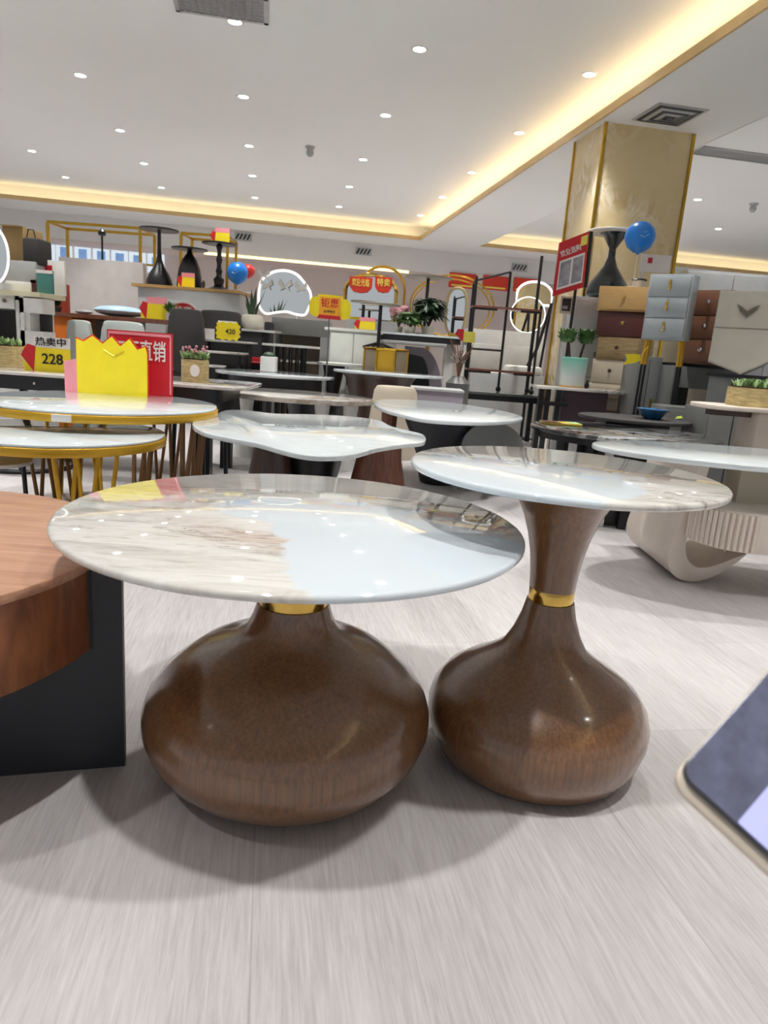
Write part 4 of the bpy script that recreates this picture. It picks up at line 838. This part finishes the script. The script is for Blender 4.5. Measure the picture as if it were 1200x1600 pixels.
for x, y, z in ((-w, 0, zh), (w, 0, zl), (0, dp*.2, zm), (-w, dp, zh-.04), (w, dp, zl)):
    g = MB().tube([(x, y, .03), (x, y, z)], .0115, 10).build('post', BLACK, t); MB().ball((x, y, .024), .024, 16, 10).build('ball_foot', BLACK, g)
MB().tube([(-w, 0, zh), (-w, dp, zh-.04)], .009, 8).build('top_rail', BLACK, t); MB().tube([(-w, 0, zh-.03), (0, dp*.2, zm)], .008, 8).build('top_rail', BLACK, t)
for py in (480, 579): z = zat(787, py, Yr)-zt; MB().box(-w-.01, w+.01, -.015, dp+.015, z-.016, z).build('shelf', SHELFWOOD, t); MB().box(-w, -w*.3, -.008, .004, z-.034, z-.016).build('shelf_bracket', BLACK, t); MB().box(w*.4, w, -.008, .004, z-.034, z-.016).build('shelf_bracket', BLACK, t)
z = zat(755, 546, Yr)-zt; MB().tube([(-w, 0, z), (0, 0, z)], .009, 8).build('cross_rail', BLACK, t)
# white storage wall behind the rack
Y = 8.0; t = cabinet('long white drawer unit behind the black rack', xat(728, 540, Y), xat(852, 545, Y), Y, .45, zat(790, 517, Y), WHITE, 'drawer_unit', 'cabinet')
w2 = (xat(852, 545, Y)-xat(728, 540, Y))/2
for k in range(2):
    for r in range(3): MB().box(-w2+.02+k*w2, -.02+k*w2, -.014, .004, .05+r*.28, .31+r*.28).build('drawer_front', WHITE, t, bevel=.003)
Y = 6.9; q = P(770, 590, Y); t = cabinet('white bench seat with a pale cushion behind the rack feet', xat(735, 585, Y), xat(850, 590, Y), Y, .35, zat(790, 584, Y), LGREY, 'bench', 'bench'); wq = (xat(850, 590, Y)-xat(735, 585, Y))/2
MB().box(-wq*.0, wq*.95, .02, .33, zat(790, 584, Y), zat(790, 570, Y)).build('cushion', WHITE, t, bevel=.03)
Y = 8.2; zb = zat(830, 515, Y)
t = E('arch_mirror', 'wide arched mirror with a white rim right of the black rack', 'mirror', (xat(833, 515, Y), Y, zb)); x0 = xat(833, 515, Y)
pl = [(x-0, z-zb) for x, z in arch(806, 861, 440, 476, Y, flat=.55)]; pl = [(x, z) for x, z in pl]; MB().prism(pl, 0, .012, 'y').build('mirror_glass', MIRROR, t); MB().tube([(x, 0, z) for x, z in pl], .013, 8, True).build('white_rim', LED, t); MB().box(-.04, .04, 0, .02, 0, zat(833, 478, Y)-zb).build('stand_post', WHITE, t); MB().box(-.15, .15, -.03, .08, 0, .02).build('foot', WHITE, t)
t = E('round_mirror', 'round white rimmed mirror on the drawer unit behind the rack', 'mirror', (xat(822, 520, 8.1), 8.12, zat(790, 517, 8.0))); r = (xat(850, 510, 8.1)-xat(796, 510, 8.1))/2
MB().prism([(r*math.cos(a), r+r*math.sin(a)) for a in (2*PI*i/40 for i in range(40))], 0, .012, 'y').build('mirror_glass', MIRROR, t); MB().tube([(r*math.cos(a), -.003, r+r*math.sin(a)) for a in (2*PI*i/40 for i in range(40))], .006, 8, True).build('white_rim', LED, t)
t = E('easel_pole', 'black slanted pole standing right of the black rack', 'stand', (xat(839, 545, 7.5), 7.5, 0)); a = P(839, 545, 7.5); b = P(862, 474, 7.5); MB().tube([(a.x-b.x-.28, 0, 0), (0, 0, a.z), (b.x-a.x, 0, b.z)], .016, 8).build('pole', BLACK, t); MB().tube([(b.x-a.x, .0, b.z), (b.x-a.x, .4, 0)], .014, 8).build('rear_leg', BLACK, t)
Y = 6.6; t = E('stand_pole', 'tall thin black pole before the bulkhead beside the column', 'stand', (xat(847, 400, Y), Y, 0)); MB().tube([(0, 0, 0), (0, 0, zat(847, 400, Y))], .014, 8).build('pole', BLACK, t); MB().lathe([(.12, 0), (.12, .012), (.015, .02)], 24).build('base', BLACK, t)
# ------------------------------------------------------------------ right middle ground
t = E('coffee_table', 'dark veined black marble coffee table holding a magazine', 'coffee table', (1.16, 3.45, 0)); zt = .43
MB().prism(oval(.46, .40, 72), zt-.02, zt).build('tabletop', MBLACK, t, bevel=.004); MB().prism(oval(.44, .38, 72), zt-.05, zt-.02).build('under_rim', BLACK, t)
for k in range(22):
    a = 2*PI*k/22; x, y = .34*math.cos(a), .29*math.sin(a); MB().box(x-.016, x+.016, y-.016, y+.016, 0, zt-.05).build('slat_leg', WHITE if k % 2 else BLACK, t)
MB().prism(oval(.30, .25, 40), 0, zt-.05).build('core', BLACK, t)
q = G(878, 663, .43); t = E('magazine', 'colourful magazine lying on the black marble table', 'magazine', (q.x, q.y, .43), .1); MB().box(-.105, .09, -.05, .05, 0, .010).build('pages', mat('magazine cover', (206, 150, 60), .4, var=.5, nscale=14), t, bevel=.002); MB().box(-.105, -.02, -.051, .051, .0100, .0112).build('dark_cover_photo', MAROON, t); MB().box(.03, .088, -.045, .045, .0100, .0112).build('green_cover_photo', LIME, t)
t = E('coffee_table', 'small dark table with a blue bowl before the grey cabinets', 'coffee table', (1.39, 4.0, 0)); zt = .46
MB().prism(oval(.315, .25, 64), zt-.018, zt).build('tabletop', CHAR, t, bevel=.003); MB().box(-.19, .17, -.1, .1, zt-.075, zt-.018).build('apron', BLACK, t)
for x in (-.17, .15): MB().lathe([(.09, 0), (.085, .01), (.025, .05), (.025, zt-.075)], 24, (x, 0)).build('leg', BLACK, t)
q = G(1018, 655, zt); t = E('glass_bowl', 'faceted blue glass bowl on the small dark table', 'bowl', (q.x, q.y, zt)); MB().lathe([(.04, 0), (.05, .005), (.075, .04), (.098, .058), (.092, .058), (.07, .042), (.0, .012)], 10, ).build('bowl', mat('blue glass glaze', (40, 96, 140), .12, var=.5, nscale=26, coat=1.), t)
q = G(1062, 656, zt); t = E('leaf_ornament', 'small yellow green leaf lying beside the blue bowl', 'ornament', (q.x, q.y, zt)); MB().leaf((-.03, 0, .004), (1, .1, .1), .075, .04, 0).leaf((-.02, .01, .004), (.8, .5, .3), .06, .03, 0).build('leaf', mat('yellow green leaf', (160, 180, 50), .5), t)
# shelf console with ombre planter
zt = .56; Y = G(905, 606, zt).y; xa, xb = xat(834, 594, Y), xat(981, 612, Y); w = (xb-xa)/2; t = E('console_table', 'grey topped console on black brackets carrying the mint planter', 'console table', ((xa+xb)/2, Y, 0))
MB().box(-w, w, -.13, .15, zt-.022, zt).build('tabletop', MGREY, t, bevel=.003); MB().box(-w*.4, w*.55, -.06, .1, 0, zt-.022).build('plum_base', mat('plum lacquer', (70, 56, 64), .4), t)
for x in (-w+.05, -w*.72, -w*.5): MB().box(x-.018, x+.018, -.1, -.06, 0, zt-.022).build('leg', BLACK, t)
MB().box(-w+.03, -w*.3, -.11, -.07, zt-.14, zt-.11).build('bracket_rail', BLACK, t)
q = P(893, 600, Y); t = E('ombre_planter', 'mint and white ombre planter with branching green plants', 'potted plant', (q.x, Y, zt)); h = zat(893, 558, Y)-zt; r = (xat(914, 580, Y)-xat(873, 580, Y))/2
nt = NT('mint ombre glaze'); sx = nt.n('ShaderNodeSeparateXYZ', Vector=nt.co).outputs[2]; nt.P(Base_Color=nt.ramp(nt.math('MULTIPLY', sx, 1/h), [(.35, (206, 214, 212)), (.9, (122, 190, 172))]), Roughness=.3)
MB().lathe([(r*.86, 0), (r*.92, .01), (r, h-.004), (r*.96, h), (r*.9, h-.01)], 40).build('pot', nt.m, t); MB().lathe([(0, h-.015), (r*.9, h-.016)], 24).build('soil', SOIL, t); MB().lathe([(r*.95, 0), (r*1.0, .012), (r*.86, .013)], 32).build('saucer', TAN, t)
for cx_, m in ((-.06, mat('fresh leaf green', (96, 132, 78), .5, var=.3, nscale=20)), (.055, GREEN)):
    MB().tube([(cx_*.6, 0, h-.02), (cx_, 0, h+.1), (cx_*1.3, 0, h+.16)], [.009, .008, .005], 8).build('stem', SOIL, t); foliage(t, m, (cx_*1.2, 0, h+.1), .1, 190, .06, .028, 1.1)
q = P(920, 592, Y); t = E('ornament', 'little black bottle ornament right of the mint planter', 'ornament', (q.x, Y+.03, zt)); MB().lathe([(.014, 0), (.018, .02), (.008, .04), (.006, .06)], 14).build('bottle', BLACK, t)
# nightstand tower before the column
Y = 5.45; edges = [(970, 447, 485), (969, 486, 526), (960, 527, 561), (950, 562, 599), (946, 600, 620), (944, 621, 641)]
specs = [('tan nightstand with a brass knob on top of the tower before the column', TAN, .385, BRASS), ('maroon nightstand, second from the top of the tower', MAROON, .39, BRASS), ('rustic oak nightstand, third from the top of the tower', RUSTIC, .33, SOIL), ('pale beige nightstand with a dark knob, fourth in the tower', BEIGE, .31, SOIL), ('worn beige nightstand, fifth in the tower above the console top', BEIGE, .32, TAUPE), ('beige nightstand in the tower just below the console top', BEIGE, .28, TAUPE)]
zprev = None
base = zat(944, 641, Y); tops = []
for k, ((x, ya, yb), (lab, m, w, km)) in reversed(list(enumerate(zip(edges, specs)))):
    z1 = zat(x, ya, Y); q = P(x, yb, Y)
    o = nightstand(lab, (q.x+.015, Y+.02*(k % 2), base), math.radians(-36 if k > 1 else -25), w, .34, z1-base, m, 1, km, 'knob', name='nightstand', grp=None); base = z1
q = P(944, 641, Y); cabinet('taupe base cabinet carrying the nightstand tower', q.x-.17, q.x+.2, Y+.02, .38, q.z, TAUPE, 'base_cabinet', 'cabinet')
ztow = base; q = P(1010, 440, Y+.15); t = E('small_planter', 'small white cup planter with a black plant on the tower top', 'planter', (xat(1002, 441, Y+.15), Y+.2, ztow)); MB().lathe([(.03, 0), (.045, .07), (.04, .07)], 24).build('cup', WHITE, t); MB().ball((0, 0, .075), (.06, .05, .014), 18, 8).build('dark_leaves', BLACK, t)
t = E('notice_card', 'white notice card with a red seal behind the small cup planter', 'sign', (xat(1020, 441, Y+.3), Y+.3, ztow)); w = (xat(1050, 410, Y+.3)-xat(1003, 410, Y+.3))/2; z0 = zat(1026, 426, Y+.3)-ztow; z1 = zat(1026, 398, Y+.3)-ztow
MB().box(-w, w, 0, .01, z0, z1).build('card', WCARD, t); MB().box(-w*.55, -w*.25, -.003, 0, z0+(z1-z0)*.5, z0+(z1-z0)*.8).build('red_seal', RED, t); MB().box(-w*.9, -w*.75, .0, .02, 0, z0).build('stand_leg', WCARD, t)
balloon('large blue balloon on a stick over the nightstand tower', 1000, 371, Y+.1, .112, BLUEB, ztow, True)
# silver cabinet + teal pedestal table
Y = 5.85; z = zat(925, 464, Y); nightstand('silver white nightstand behind the tower under the teal pedestal table', (xat(935, 500, Y), Y, 0), 0, .42, .32, z, LGREY, 4, CHROME, 'pull', name='tall_nightstand')
q = P(947, 463, Y+.16); h = zat(950, 361, Y+.16)-z
pedestal('side_table', 'side table on a glossy dark teal hourglass base atop the silver cabinet', (q.x, Y+.16, z), .215, h, [(.15, 0), (.168, .02), (.172, .06), (.155, .12), (.105, .19), (.056, .26), (.030, .33), (.028, .4), (.048, h-.1), (.085, h-.04), (.12, h-.016)], WHITE, mat('dark teal gloss', (24, 38, 44), .22, coat=.4))
# poster stand
Y = 5.62; c = [P(875, 379, Y), P(921, 361, Y), P(912, 449, Y), P(864, 463, Y)]; q = P(890, 600, Y); t = E('poster_stand', 'tilted red framed poster on a black stand before the column', 'poster', (c[3].x+.12, Y, 0)); L = lambda a: (a.x-t.location.x, a.z)
cc = sum((Vector((a.x, a.z)) for a in c), Vector((0, 0)))/4
MB().prism([L(a) for a in c], 0, .035, 'y').build('red_board', RED, t)
def inset(u0, u1, v0, v1): return [tuple(Vector(L(c[0])).lerp(Vector(L(c[1])), u).lerp(Vector(L(c[3])).lerp(Vector(L(c[2])), u), v)) for u, v in ((u0, v0), (u1, v0), (u1, v1), (u0, v1))]
MB().prism(inset(.08, .92, .36, .9), -.003, .001, 'y').build('pale_panel', WCARD, t)
for u0, u1 in ((.12, .48), (.54, .88)): MB().prism(inset(u0, u1, .4, .86), -.005, 0, 'y').build('photo_print', mat('grey photo print', (128, 126, 134), .4, var=.6, nscale=16), t)
MB().prism(inset(.74, .96, .05, .22), -.003, .001, 'y').build('gold_corner', YEL2, t)
ang = math.atan2(L(c[1])[1]-L(c[0])[1], L(c[1])[0]-L(c[0])[0]); m_ = inset(.42, .42, .24, .24)[0]
o = text('欢迎选购', WCARD, t, m_[0], m_[1], .05, width=.16); o.rotation_euler = (PI/2, -ang, 0)
for a, b_ in ((c[1], c[2]),): MB().tube([(L(a)[0]+.02, .02, L(a)[1]), (L(b_)[0]+.02, .02, L(b_)[1])], .014, 8).build('side_edge', BLACK, t)
MB().tube([(.05, .05, 0), (.06, .05, cc.y-.1)], .012, 8).build('stand_post', BLACK, t); MB().lathe([(.12, 0), (.12, .012), (.02, .02)], 24, (.05, .05)).build('stand_base', BLACK, t)
Y = 5.8; q = P(883, 492, Y); t = E('framed_notice', 'small pale framed notice on a stand left of the silver cabinet', 'sign', (q.x, Y, 0)); w = .05; z0, z1 = zat(883, 490, Y), zat(883, 463, Y)
MB().box(-w, w, 0, .012, z0, z1).build('frame', CREAM2, t); MB().box(-w*.7, w*.7, -.004, 0, z0+.02, z1-.015).build('dark_print', CHAR, t); MB().box(-w*.6, w*.2, -.006, -.004, z0+.035, z0+.06).build('violet_mark', LAV, t); MB().box(-.015, .015, .0, .012, 0, z0).build('post', WHITE, t); MB().box(-.07, .07, -.04, .06, 0, .012).build('foot', WHITE, t)
# grey three drawer chest on long legs
Y = 4.62; q = P(1031, 529, Y); z0 = zat(1031, 531, Y); z1 = zat(1036, 427, Y)
ns = nightstand('pale blue grey three drawer nightstand on long legs with gold caps', (q.x+.015, Y, 0), math.radians(-37), .272, .13, z1, PALEBLUE, 3, BRASS, 'pull', legs=z0, lm=GOLDP, grp=None)
q = P(993, 562, 4.5); t = E('price_tag', 'yellow fish shaped price tag hanging from the pale blue nightstand leg', 'price tag', (q.x, 4.56, q.z), 0, 'price tags'); MB().prism([(-.05, -.035), (.02, -.02), (.055, .0), (.045, .035), (.0, .035), (-.05, .03), (-.035, 0)], 0, .004, 'y').build('yellow_panel', YEL, t); MB().tube([(.045, .003, .015), (.085, .02, .075), (.1, .04, .09)], .003, 6).build('string', GOLDP, t)
# brown leather chest, cream chest, grey cabinets
Y = 4.75; zb2 = zat(1080, 568, 4.6)
t = cabinet('mid grey cabinet with an open black niche under the brown leather chest', xat(1052, 600, Y), xat(1150, 600, Y), Y, .5, zb2-.02, DGREY, 'niche_cabinet', 'cabinet'); xo = t.location.x
MB().box(xat(1049, 620, Y)-xo, xat(1072, 620, Y)-xo, -.012, .003, zat(1060, 634, Y), zat(1060, 605, Y)).build('niche', INK, t); MB().box(xat(1073, 620, Y)-xo, xat(1104, 620, Y)-xo, -.012, .003, zat(1090, 640, Y), zat(1090, 608, Y)).build('beige_panel', BEIGE, t); MB().box(-.2, .25, .02, .48, zb2-.02, zb2).build('dark_plinth', BLACK, t)
q = P(1086, 566, 4.6); z1 = zat(1098, 449, 4.6); nightstand('brown leather three drawer chest with chrome knobs on the grey cabinet', (xat(1093, 566, 4.7), 4.7, zb2), math.radians(-44), .28, .34, z1-zb2, BROWN, 3, CHROME, 'knob', name='leather_chest', cat='chest of drawers')
Y = 5.0; z1 = zat(1015, 557, Y); cabinet('grey two door cabinet with gold bar handles behind the blue bowl', xat(991, 600, Y), xat(1030, 600, Y), Y, .3, z1, DGREY, 'two_door_cabinet', 'cabinet', doors=2)
Y = 4.25; z1 = zat(1070, 637, Y); cabinet('dark grey low cabinet right of the blue bowl table', xat(1037, 660, Y), xat(1092, 660, Y), Y, .25, z1, DGREY, 'low_cabinet', 'cabinet', doors=1, hm=None)
Y = 3.75; z1 = zat(1130, 640, Y); cabinet('dark grey low cabinet behind the cream console leg', xat(1102, 660, Y), xat(1186, 660, Y), Y, .3, z1, DGREY, 'low_cabinet', 'cabinet', doors=2, hm=None)
Y = 4.25; xa, xb = xat(1114, 520, Y), xat(1222, 530, Y); zt_ = zat(1160, 456, Y); zl_ = zat(1114, 566, Y); zp = zat(1156, 585, Y); zr_ = zat(1205, 570, Y)
t = E('cream_chest', 'cream two drawer chest with a winged handle and pointed lower edge', 'chest of drawers', (xa, Y, zp), math.radians(-29)); w = xb-xa; xp = (xat(1156, 585, Y)-xa)*.92
MB().prism([(0, zl_-zp), (xp, 0), (w, (zr_-zp)*1.9), (w, zt_-zp), (.0, zt_-zp)], 0, .3, 'y').build('body', CREAM2, t)
zs = zat(1150, 514, Y)-zp
f = MB().prism([(.006, zs+.004), (w-.006, zs+.004), (w-.006, zt_-zp-.006), (.006, zt_-zp-.006)], -.012, .002, 'y').build('drawer', CREAM2, t); MB().prism([(.006, zl_-zp+.008), (xp, .008), (w-.006, (zr_-zp)*1.9+.008), (w-.006, zs-.004), (.006, zs-.004)], -.012, .002, 'y').build('drawer', CREAM2, t)
MB().prism([(-.058, .034), (-.022, .012), (0, -.004), (.022, .012), (.058, .034), (.040, .0), (.0, -.036), (-.040, .0)], -.026, -.012, 'y').build('winged_handle', mat('aged bronze', (118, 112, 96), .3, .8), f, ((xat(1167, 488, Y)-xa)*.92, 0, zat(1167, 488, Y)-zp))
z0 = zat(1130, 590, Y); t = E('chest_plinth', 'plain grey plinth block carrying the cream chest', 'plinth', (xa, Y, 0), math.radians(-29)); MB().box(.02, .5, .03, .38, 0, zp-.02).build('body', DGREY, t, bevel=.004); MB().box(.0, .52, .02, .4, zp-.02, zp).build('dark_top', BLACK, t)
cabinet('tall grey wardrobe at the back right behind the leather chest', xat(1072, 440, 6.6), xat(1290, 450, 6.6), 6.6, .5, zat(1120, 424, 6.6), LGREY, 'wardrobe', 'wardrobe', doors=3, hm=None)
# cream console and wicker planter
zt = .60; q = G(1150, 634, zt); Y = q.y; xa, xb = xat(1093, 630, Y), xat(1330, 640, Y); w = xb-xa; t = E('cream_console', 'cream console table on a broad panel leg with a wicker planter', 'console table', (xa, Y, 0))
MB().prism(rrect(0, w, -.12, .2, .12), zt-.02, zt).build('tabletop', CREAM, t, bevel=.004); xo = xat(1168, 680, Y)-xa; MB().box(xo, xo+.3, -.06, .14, 0, zt-.02).build('panel_leg', CREAM, t, bevel=.02); MB().box(.06, xo, .0, .06, zt-.05, zt-.02).build('under_rail', DKBROWN, t)
wick('large oblong wicker planter with green grass on the cream console', (xat(1198, 628, Y), Y+.04, zt), .30, .15, .085, 260, None, .16)
# cream coffee table with the curled base
zt = .47; q = G(1192, 716, zt); c0 = Vector((q.x, q.y+.05, 0)); t = E('curl_coffee_table', 'cream coffee table with a white oval top on a curled base and fluted drawer', 'coffee table', c0)
rx = c0.x-G(936, 698, zt).x; MB().prism(oval(rx, .29, 96), zt-.018, zt).build('tabletop', TOPWHITE, t, bevel=.005)
Yf = 2.39; pr = [(1092, 737), (1070, 797), (1056, 835), (1044, 868), (1046, 889), (1060, 904), (1085, 909), (1115, 901), (1140, 887), (1166, 867), (1158, 868), (1128, 880), (1100, 887), (1082, 883), (1072, 865), (1074, 838), (1086, 800), (1108, 737)]
pl = [((a := P(x, y, Yf)).x-c0.x, max(a.z, .0)) for x, y in pr]; pl[0] = (pl[0][0], zt-.018); pl[-1] = (pl[-1][0], zt-.018)
pl = smooth(pl, 5); pl = [(x, min(max(z, 0), zt-.018)) for x, z in pl]; MB().prism(pl, Yf-c0.y, Yf-c0.y+.46, 'y').build('curled_base', CREAM, t, bevel=.004)
Yd = 2.2; za, zb_ = zat(1120, 862, Yd), zat(1120, 800, Yd); xl = xat(1081, 830, Yd)-c0.x+.065; d_ = .34
MB().prism(rrect(xl, xl+.9, Yd-c0.y, Yd-c0.y+d_, .16, 12), za, zb_).build('drawer_box', CREAM, t, bevel=.003)
g = MB(); f0 = Yd-c0.y
for k in range(14):
    a = PI+PI/2*k/14; g = MB().tube([(xl+.16+.162*math.cos(a), f0+.16+.162*math.sin(a), za+.005), (xl+.16+.162*math.cos(a), f0+.16+.162*math.sin(a), zb_-.005)], .008, 6).build('flute', CREAM, t)
MB().box(xat(1137, 830, Yd)-c0.x, xat(1137, 830, Yd)-c0.x+.003, f0-.002, f0, za, zb_).build('drawer_gap', TAUPE, t)
MB().box(xat(1148, 790, Yd+.2)-c0.x, xl+.85, f0+.2, f0+.3, zb_, zt-.018).build('support_block', BEIGE, t)
# ------------------------------------------------------------------ world and colour management
w = bpy.data.worlds.new('world'); sc.world = w; w.use_nodes = True
w.node_tree.nodes['Background'].inputs[0].default_value = (.93, .96, 1, 1); w.node_tree.nodes['Background'].inputs[1].default_value = .44
sc.view_settings.view_transform = 'Standard'; sc.view_settings.look = 'None'; sc.view_settings.exposure = 0.17; sc.view_settings.gamma = 1.0
sc.view_settings.use_curve_mapping = False
sc.cycles.max_bounces = 7; sc.cycles.diffuse_bounces = 4; sc.cycles.use_denoising = True; sc.cycles.caustics_reflective = False; sc.cycles.caustics_refractive = False
